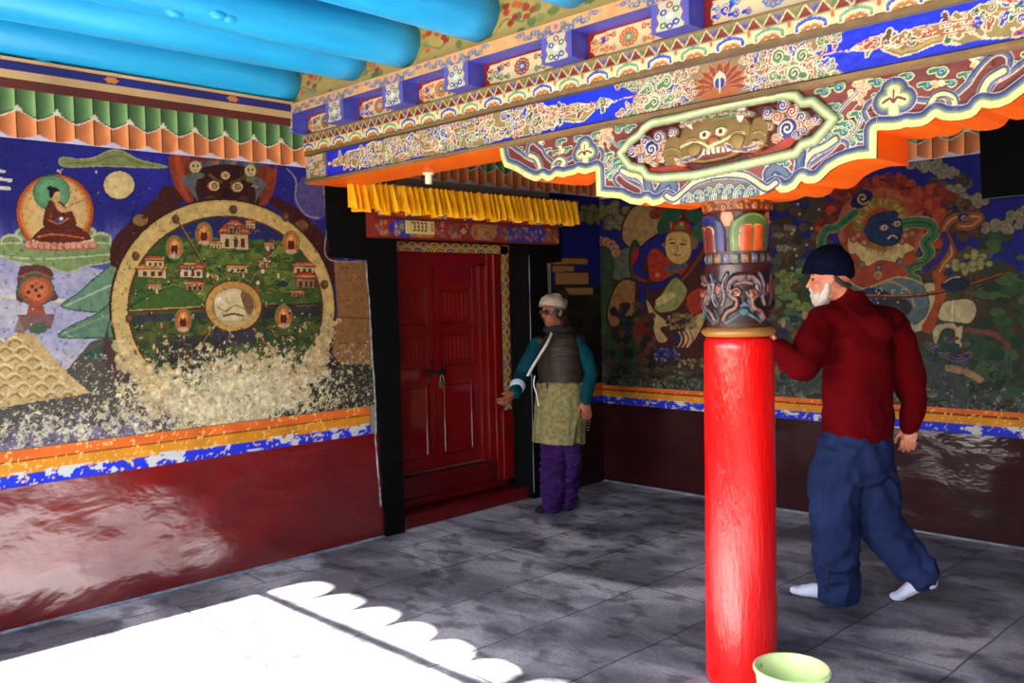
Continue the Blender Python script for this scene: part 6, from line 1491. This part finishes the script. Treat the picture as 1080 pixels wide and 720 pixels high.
def man_body(bm):
    head(bm, hc, hf, 1.02)
    tube(bm, [hc-UP*.03-hf*.03, neck+UP*.0], [.056, .064], 18)
    tube(bm, [hip-UP*.03, waist, chest, PD(898, 335, 4.38), neck], [(.135, .10), (.13, .095), (.15, .10), (.12, .075), (.06, .06)], 24, ref=mf)
    for S, E, W in ((LS, LE, LW), (RS, RE, RW)): limb(bm, [S-UP*.03, E, W], [.042, .040, .030])
    limb(bm, [LHip, LK, LA], [.080, .058, .040]); limb(bm, [RHip, RK, RA], [.080, .058, .040])
    foot(bm, LA, hL, tL); foot(bm, RA, hR, tR)
    hand(bm, RW, (RW-RE)*.8+Vector((0, 0, -.06))-RH*.02, mf, .98, .55, palm=ml_)
    hand(bm, LW, (-RH*.9+UP*.35+FH*.2), UP, .98, .45, palm=FH)
solid('body', man_body, skin_m, man, .0042, 3)
def man_top(bm):
    tube(bm, [PD(904, 461, D), PD(905, 440, D), waist, PD(906, 395, 4.4), chest, PD(902, 345, 4.39), PD(896, 329, 4.385), PD(893, 312, 4.375), PD(895, 305, 4.372)], [(.212, .150), (.224, .158), (.228, .158), (.238, .158), (.245, .156), (.232, .134), (.165, .105), (.082, .082), (.070, .074)], 32, ref=mf)
    limb(bm, [LS+UP*.0, PD(855, 368, 4.23), LE, PD(832, 379, 4.20), LW-(LW-LE).normalized()*.01], [.086, .084, .074, .062, .050]); limb(bm, [RS+RH*-.02, PD(952, 375, 4.48), PD(960, 404, 4.50), PD(963, 428, 4.48), RW], [.092, .088, .076, .062, .050])
    ball(bm, PD(876, 336, 4.34), (.11, .11, .070), 18); ball(bm, PD(925, 338, 4.42), (.13, .13, .075), 18); ball(bm, PD(905, 345, 4.36), (.17, .15, .11), 18)
solid('jumper', man_top, knit_red, man, .007, 8, .011, (5, 5, 5), 3)
def man_hem(bm): tube(bm, [PD(904, 464, D), PD(904, 456, D)], [(.206, .150), (.206, .150)], 32, ref=mf)
solid('jumper_hem', man_hem, mat('dark_red_rib', (74, 6, 16), rough=.9, spec=.1, bump=(240, .4, .003)), man, .006, 3)
def man_trs(bm):
    tube(bm, [PD(901, 452, D), PD(902, 470, D), PD(903, 492, D), PD(903, 508, D)], [(.195, .145), (.218, .165), (.215, .165), (.175, .13)], 32, ref=mf)
    limb(bm, [LHip+ml_*.01-UP*.03, PD(880, 505, 4.35), LK+UP*.0, PD(882, 590, 4.38), PD(884, 624, 4.41)], [.125, .125, .112, .106, .100])
    limb(bm, [RHip-UP*.04, PD(922, 512, 4.42), RK, RK.lerp(RA, .45), RK.lerp(RA, .86)], [.120, .118, .110, .098, .090])
solid('trousers', man_trs, denim, man, .007, 3, .016, (6, 6, 6), 8)
def sockL(bm): foot(bm, LA-UP*.0, hL, tL, r=.04); 
def sk(a, h, t):
    def f(bm):
        d = t-h; ball(bm, h+d*.06+UP*.032, (.040, .040, .036), 18); tube(bm, [h+d*.02+UP*.032, h+d*.22+UP*.044, h+d*.5+UP*.038, h+d*.78+UP*.027, h+d*.96+UP*.020], [(.034, .031), (.040, .038), (.046, .035), (.050, .026), (.040, .019)], 20, ref=UP); tube(bm, [h+d*.2+UP*.03, a+(a-h).normalized()*.03], [.040, .038], 18); ball(bm, h+d*.92+UP*.021, (.040, .040, .020), 16)
    return f
solid('sock', sk(LA, hL, tL), sock, man, .005, 3, .002, (20, 20, 20)); solid('sock', sk(RA, hR, tR), sock, man, .005, 3, .002, (20, 20, 20))
hF, hL_, hU = frame(hf)
HQ = lambda a, b, e: hc+hF*a+hL_*b+hU*e
def beanie(bm):
    M = rotm(hF, hL_, hU)
    tube(bm, [HQ(.004, 0, .028), HQ(-.004, 0, .050), HQ(-.010, 0, .085), HQ(-.020, 0, .128), HQ(-.026, 0, .155)], [(.094, .118), (.094, .119), (.089, .112), (.068, .085), (.034, .042)], 28, ref=hF)
    ball(bm, HQ(-.022, 0, .134), (.056, .048, .034), 18, M)
    tube(bm, [HQ(.008, 0, .016), HQ(.002, 0, .046)], [(.097, .122), (.097, .121)], 28, ref=hF)
    ball(bm, HQ(-.074, 0, .012), (.038, .060, .034), 16, M)
solid('beanie', beanie, navy, man, .005, 3, .003, (12, 12, 16), 5)
def beard(bm):
    M = rotm(hF, hL_, hU)
    ball(bm, HQ(.050, 0, -.098), (.046, .046, .042), 18, M); ball(bm, HQ(.040, 0, -.075), (.056, .060, .034), 18, M); ball(bm, HQ(.078, 0, -.072), (.022, .032, .022), 14, M)
    for b in (-1, 1): tube(bm, [HQ(.010, b*.066, -.018), HQ(.018, b*.064, -.050), HQ(.034, b*.050, -.080), HQ(.050, b*.03, -.10)], [.010, .017, .022, .024], 12)
    tube(bm, [HQ(.088, -.028, -.048), HQ(.094, 0, -.042), HQ(.088, .028, -.048)], [.006, .010, .006], 10)
solid('beard', beard, whitehair, man, .0045, 2, .003, (30, 30, 30), 2)
def hair(bm):
    tube(bm, [HQ(-.020, .070, .012), HQ(-.036, .070, -.012), HQ(-.055, .058, -.034), HQ(-.076, .03, -.045), HQ(-.084, 0, -.046), HQ(-.076, -.03, -.045), HQ(-.055, -.058, -.034), HQ(-.030, -.070, .0)], [.010, .012, .013, .014, .014, .014, .013, .010], 12)
solid('hair', hair, mat('grey_hair', (64, 54, 50), rough=.9, bump=(90, .6, .005)), man, .0045, 2)
for b in (-1, 1):
    bm = bmesh.new(); ball(bm, HQ(.074, b*.030, .004), .0085, 14); obj('eye', bm, mat('eye_dark', (50, 36, 30), rough=.2), man, smooth=True)
# pocket badge, ankle zip of the trousers
bm = bmesh.new(); p0 = PD(852, 492, 4.19); box(bm, (p0.x-.006, p0.y-.006, p0.z-.010), (p0.x+.006, p0.y+.006, p0.z+.010), .002); bmesh.ops.translate(bm, verts=bm.verts, vec=(.0, .0, 0)); 
bm.free()
zp = [PD(872+1.5*k/4, 594+k*8, 4.275) for k in range(5)]
bm = bmesh.new(); tube(bm, zp, .004, 8); obj('ankle_zip', bm, mat('zip_dark', (16, 20, 40), rough=.5), man, smooth=True)

# ================= the woman
W0 = 6.40
wom = empty('person', (float(PD(585, 541, W0).x), float(PD(585, 541, W0).y), 0)); tag(wom, 'woman in cream knitted hat, dark vest and green apron standing beside the red door', 'person')
wf = (-FH*.80-RH*.60).normalized(); wl_ = UP.cross(wf)                # her left is at the right in the picture
whf = (-FH*.50-RH*.86-UP*.05).normalized()
whc = PD(584, 329, 6.36)
WS, WSr = PD(568, 363, 6.42), PD(608, 361, 6.34)                    # her right, her left shoulder
WEr, WEl = PD(550, 396, 6.36), PD(623, 394, 6.36)
WWr, WWl = PD(543, 415, 6.20), PD(617, 423, 6.24)
whip = PD(592, 432, W0); wneck = PD(588, 348, 6.38); wch = PD(590, 378, 6.38)
fR_h, fR_t = G(590, 534), G(570, 541); fL_h, fL_t = G(606, 530), G(596, 538)
WKr, WKl = PD(583, 487, 6.33), PD(600, 486, 6.38)
def wom_body(bm):
    head(bm, whc, whf, .94, .92)
    tube(bm, [whc-UP*.05-whf*.015, wneck], [.048, .056], 16)
    tube(bm, [whip-UP*.02, PD(591, 408, 6.39), wch, PD(589, 357, 6.38), wneck], [(.14, .10), (.125, .09), (.145, .10), (.12, .075), (.05, .05)], 22, ref=wf)
    limb(bm, [WS, WEr, WWr], [.044, .036, .026]); limb(bm, [WSr, WEl, WWl], [.044, .036, .026])
    limb(bm, [whip-wl_*.08, WKr, fR_h+UP*.08], [.075, .054, .036]); limb(bm, [whip+wl_*.08, WKl, fL_h+UP*.08], [.075, .054, .036])
    foot(bm, fR_h+UP*.09+(fR_t-fR_h)*.2, fR_h, fR_t); foot(bm, fL_h+UP*.09+(fL_t-fL_h)*.2, fL_h, fL_t)
    hand(bm, WWr, PD(531, 424, 6.16)-WWr, UP*.8+RH*.5, .92, .35, palm=(FH*.7-UP*.6))
    hand(bm, WWl, PD(620, 440, 6.22)-WWl, -RH*.8-FH*.2, .92, .45, palm=(FH*.9))
solid('body', wom_body, skin_w, wom, .0042, 3)
teal = mat('teal_sleeve', (8, 62, 72), rough=.9, spec=.1, sheen=.0, var=(8, (6, 50, 60), 1), bump=(160, .3, .003))
vest_m = mat('dark_quilted_vest', (46, 38, 30), rough=.6, spec=.3, var=(8, (36, 29, 24), 1), bump=(60, .2, .004))
apron_m = bpy.data.materials.new('apron_cloth'); apron_m.use_nodes = True
def apron_nodes(M):
    nt = M.node_tree; N = nt.nodes; K = nt.links; b = N['Principled BSDF']; tc = N.new('ShaderNodeTexCoord')
    v = N.new('ShaderNodeTexVoronoi'); v.inputs['Scale'].default_value = 34; K.new(tc.outputs['Object'], v.inputs['Vector'])
    r = N.new('ShaderNodeValToRGB'); e = r.color_ramp.elements; e[0].position = .12; e[0].color = L4((122, 84, 58)); e[1].position = .38; e[1].color = L4((104, 100, 58)); q = e.new(.75); q.color = L4((128, 122, 74)); K.new(v.outputs['Distance'], r.inputs['Fac']); K.new(r.outputs['Color'], b.inputs['Base Color']); b.inputs['Roughness'].default_value = .85
apron_nodes(apron_m)
purple = mat('purple_cotton', (58, 28, 84), rough=.9, spec=.1, var=(8, (42, 18, 64), 1), bump=(120, .3, .003))
def sleeves(bm):
    limb(bm, [WS, PD(558, 380, 6.38), WEr, WWr-(WWr-WEr)*.05], [.060, .058, .053, .042]); limb(bm, [WSr, PD(617, 376, 6.34), WEl, WWl-(WWl-WEl)*.05], [.058, .060, .054, .042])
    tube(bm, [PD(590, 395, 6.39), wch, PD(589, 357, 6.38), PD(588, 350, 6.38)], [(.12, .09), (.15, .11), (.14, .08), (.06, .06)], 22, ref=wf)
solid('shirt', sleeves, teal, wom, .006, 4, .006, (9, 9, 8), 4)
def vest(bm):
    tube(bm, [PD(591, 410, 6.385), PD(591, 398, 6.385), PD(590, 382, 6.38), PD(590, 366, 6.38), PD(589, 357, 6.38), PD(588, 351, 6.38)], [(.172, .142), (.172, .145), (.170, .142), (.165, .132), (.145, .105), (.085, .080)], 30, ref=wf)
    ball(bm, PD(570, 360, 6.41), (.052, .052, .040), 14); ball(bm, PD(609, 358, 6.36), (.052, .052, .040), 14)
ve = solid('vest', vest, vest_m, wom, .006, 4, .006, (5, 5, 22), 6)
bm = bmesh.new(); zx = [PD(576+.3*k, 358+k*10.3, 6.235-.004*k) for k in range(6)]; tube(bm, zx, .0045, 8); obj('zip', bm, mat('zip_metal', (30, 28, 28), rough=.4, metal=.5), ve, smooth=True)
def scarf_(bm):
    for k in range(22):
        a = 2*PI*k/22; p = PD(588, 347, 6.38)+wf*(.068*math.cos(a))+wl_*(.078*math.sin(a)); ball(bm, p+UP*(.006*math.sin(3*a)), (.030, .030, .024), 12)
solid('scarf', scarf_, mat('dark_scarf', (22, 18, 20), rough=.9, bump=(90, .5, .005)), wom, .006, 3, .005, (16, 16, 16), 9)
def apron(bm):
    tube(bm, [PD(591, 403, 6.385), PD(591, 412, 6.385), PD(591, 432, 6.385), PD(590, 450, 6.385), PD(589.5, 466, 6.385)], [(.178, .150), (.184, .158), (.192, .172), (.188, .180), (.190, .184)], 36, ref=wf)
solid('apron', apron, apron_m, wom, .006, 4, .010, (9, 9, 1.2), 2)
def wtrs(bm):
    tube(bm, [PD(591, 425, 6.40), PD(591, 455, 6.40)], [(.165, .13), (.165, .13)], 24, ref=wf)
    limb(bm, [whip-wl_*.07-UP*.02, WKr, PD(583, 512, 6.36), PD(582, 532, 6.37)], [.098, .092, .084, .074]); limb(bm, [whip+wl_*.07-UP*.02, WKl, PD(599, 512, 6.42), PD(598, 528, 6.44)], [.096, .088, .080, .068])
solid('trousers', wtrs, purple, wom, .006, 3, .020, (7, 7, 11), 7)
shoe_m = mat('black_slipper', (14, 12, 14), rough=.6)
def shoe(h, t):
    def f(bm):
        d = t-h; tube(bm, [h+UP*.030, h+d*.25+UP*.036, h+d*.55+UP*.032, h+d*.85+UP*.026, h+d*1.08+UP*.020], [(.034, .030), (.042, .036), (.048, .032), (.050, .026), (.034, .018)], 20, ref=UP); ball(bm, h+d*1.0+UP*.022, (.042, .042, .022), 14)
    return f
solid('slipper', shoe(fR_h, fR_t), shoe_m, wom, .005, 3); solid('slipper', shoe(fL_h, fL_t), shoe_m, wom, .005, 3)
wF, wL2, wU = frame(whf); WQ = lambda a, b, e: whc+wF*a+wL2*b+wU*e
wool = mat('cream_wool', (176, 160, 142), rough=.95, spec=.1, bump=(160, .6, .004))
def whair(bm):
    M = rotm(wF, wL2, wU); ball(bm, WQ(-.020, 0, .012), (.088, .080, .088), 22, M); ball(bm, WQ(-.050, 0, -.040), (.050, .066, .060), 18, M); tube(bm, [WQ(-.060, .02, -.05), PD(597, 352, 6.40)], [.040, .030], 14)
solid('hair', whair, mat('black_hair', (16, 13, 14), rough=.6, bump=(70, .6, .006)), wom, .005, 2)
def whatf(bm):
    tube(bm, [WQ(.006, 0, .030), WQ(.000, 0, .052), WQ(-.010, 0, .084), WQ(-.018, 0, .108), WQ(-.022, 0, .122)], [(.086, .104), (.087, .105), (.078, .094), (.054, .066), (.022, .026)], 26, ref=wF)
    ball(bm, WQ(-.085, .020, .060), (.022, .022, .030), 12); ball(bm, WQ(-.020, 0, .108), (.05, .045, .026), 16)
wh = solid('hat', whatf, wool, wom, .005, 3, .003, (14, 14, 18), 5)
def stripe(bm):
    tube(bm, [WQ(.007, 0, .026), WQ(.004, 0, .040)], [(.089, .107), (.089, .107)], 30, ref=wF)
solid('hat_band', stripe, mat('brown_band', (116, 98, 84), rough=.95, bump=(160, .6, .004)), wh, .004, 2)
gl = mat('spectacle_frame', (30, 24, 22), rough=.3, metal=.6)
bm = bmesh.new()
for b in (-1, 1):
    pts = [WQ(.088, b*.032+.021*math.cos(a), .003+.016*math.sin(a)) for a in [2*PI*k/20 for k in range(21)]]; tube(bm, pts, .0022, 8)
    tube(bm, [WQ(.086, b*.052, .006), WQ(.030, b*.072, .008), WQ(-.01, b*.078, .006)], .002, 8)
tube(bm, [WQ(.089, -.012, .004), WQ(.094, 0, .008), WQ(.089, .012, .004)], .002, 8)
gs = obj('spectacles', bm, gl, wom, smooth=True)
lens = mat('spectacle_lens', (150, 140, 130), rough=.05, spec=.8); lens.node_tree.nodes['Principled BSDF'].inputs['Transmission Weight'].default_value = .8
for b in (-1, 1):
    bm = bmesh.new(); M = rotm(wF, wL2, wU); ball(bm, WQ(.088, b*.032, .003), (.0016, .0195, .0145), 18, M); obj('lens', bm, lens, gs, smooth=True)
    bm = bmesh.new(); ball(bm, WQ(.070, b*.030, .003), .0085, 14); obj('eye', bm, MATS['eye_dark'], wom, smooth=True)
# white strap, cord and cuff
white = mat('white_strap', (216, 216, 210), rough=.7)
bm = bmesh.new(); tube(bm, smooth_pts([PD(582, 351, 6.255), PD(577, 362, 6.205), PD(569, 375, 6.20), PD(561, 388, 6.23), PD(557, 396, 6.27)], k=5).tolist(), [(.0035, .013)]*21, 10, ref=wf); obj('shoulder_strap', bm, white, wom, smooth=True)
bm = bmesh.new(); tube(bm, smooth_pts([PD(564, 396, 6.20), PD(563, 406, 6.19), PD(566, 416, 6.18), PD(568, 428, 6.16)], k=5).tolist(), .0045, 8); obj('bag_cord', bm, white, wom, smooth=True)
def cuff(bm): a = WWr-(WWr-WEr)*.50; b = WWr-(WWr-WEr)*.25; tube(bm, [a, b], [.055, .050], 18)
solid('cuff', cuff, mat('pale_cuff', (190, 210, 216), rough=.8), wom, .005, 2)
bd = empty('prayer_beads', tuple(PD(621, 446, 6.17))); tag(bd, 'short string of dark prayer beads hanging from the hand of the aproned woman', 'beads')
bm = bmesh.new()
for k in range(15): ball(bm, PD(620.5+1.6*math.sin(k/14*PI*2), 433+(k if k < 8 else 15-k)*2.9, 6.19), .0055, 8)
obj('bead_string', bm, mat('bead_wood', (90, 70, 56), rough=.4), bd, smooth=True)
# ------------------------------------------------------------------ eave board with arched cut-outs over a rail
AZ = .036; EL = math.radians(38)                     # the sun travels along +y and a touch of +x
tanE = math.tan(EL)
YE = YF-.12
def zat(yfloor): return (yfloor-YE)*tanE             # height at the eave whose shadow lands on yfloor
eav = empty('eave_board', (3.0, YE, 2.5)); tag(eav, 'white eave board with a row of arched cut-outs over a thin rail', 'eave')
ewood = mat('eave_wood', (206, 200, 186), rough=.7)
zr0, zr1 = zat(-3.435), zat(-3.37)
bm = bmesh.new(); box(bm, (-.1, YE-.012, zr0), (2.62, YE+.012, zr1), .003); obj('rail', bm, ewood, eav)
bm = bmesh.new()
def arch_y(x):                                        # depth of light beyond the rail along the floor, from the photograph
    return np.interp(x, (.5, 1.2, 2.1, 2.8), (.30, .28, .19, .14))
nx = 900; x0_, x1_ = -.1, XR+.3; top = 3.2; cols = []
for i in range(nx+1):
    x = x0_+(x1_-x0_)*i/nx; xf = x+AZ*3.0
    per = .30; t = ((xf-.40)/per) % 1; lean = t
    s = abs(2*t-1)
    bump_ = max(0, 1-s**3.2)**.55
    small = .10*max(0, math.sin(xf*55+math.sin(xf*13)*2))*(1-bump_)
    if .42 < xf < 2.16: z = zat(-3.365+float(arch_y(xf))*(max(.0, bump_)*.96+small))
    elif 2.22 < xf < 2.50: tt = (xf-2.22)/.28; z = zat(-3.30+.16*max(0, 1-abs(2*tt-1)**2.5)**.6)
    else: z = zr1-.01 if xf < 2.6 else zat(-3.36)
    cols.append((x, z))
for yy in (YE-.012, YE+.012):
    pass
F = [(bm.verts.new((x, YE-.010, z)), bm.verts.new((x, YE-.010, top))) for x, z in cols]; B = [(bm.verts.new((x, YE+.010, z)), bm.verts.new((x, YE+.010, top))) for x, z in cols]
for i in range(nx):
    bm.faces.new((F[i][0], F[i+1][0], F[i+1][1], F[i][1])); bm.faces.new((B[i][1], B[i+1][1], B[i+1][0], B[i][0])); bm.faces.new((F[i+1][0], F[i][0], B[i][0], B[i+1][0])); bm.faces.new((F[i][1], F[i+1][1], B[i+1][1], B[i][1]))
bm.faces.new((F[0][0], F[0][1], B[0][1], B[0][0])); bm.faces.new((F[-1][1], F[-1][0], B[-1][0], B[-1][1]))
obj('arched_board', bm, ewood, eav)

# ------------------------------------------------------------------ sun and sky
sd = bpy.data.lights.new('sun', 'SUN'); sd.energy = 50.0; sd.angle = math.radians(.55); sd.color = (1.0, .93, .82)
so = bpy.data.objects.new('sun', sd); C.objects.link(so)
dirv = Vector((AZ, 1.0, -tanE*math.hypot(1, AZ))).normalized()
so.rotation_euler = dirv.to_track_quat('-Z', 'Y').to_euler(); so.location = (3, -12, 9)
w = bpy.data.worlds.new('world'); scn.world = w; w.use_nodes = True
nt = w.node_tree; N = nt.nodes; K = nt.links; bg = N['Background']
sky = N.new('ShaderNodeTexSky'); sky.sky_type = 'NISHITA'; sky.sun_disc = False; sky.sun_elevation = EL; sky.sun_rotation = PI; sky.altitude = 300; sky.air_density = .8; sky.dust_density = 3.0
K.new(sky.outputs['Color'], bg.inputs['Color']); bg.inputs['Strength'].default_value = .58
vs = scn.view_settings; vs.view_transform = 'Standard'; vs.look = 'None'; vs.gamma = 1.0; vs.use_curve_mapping = False; vs.exposure = 0.78
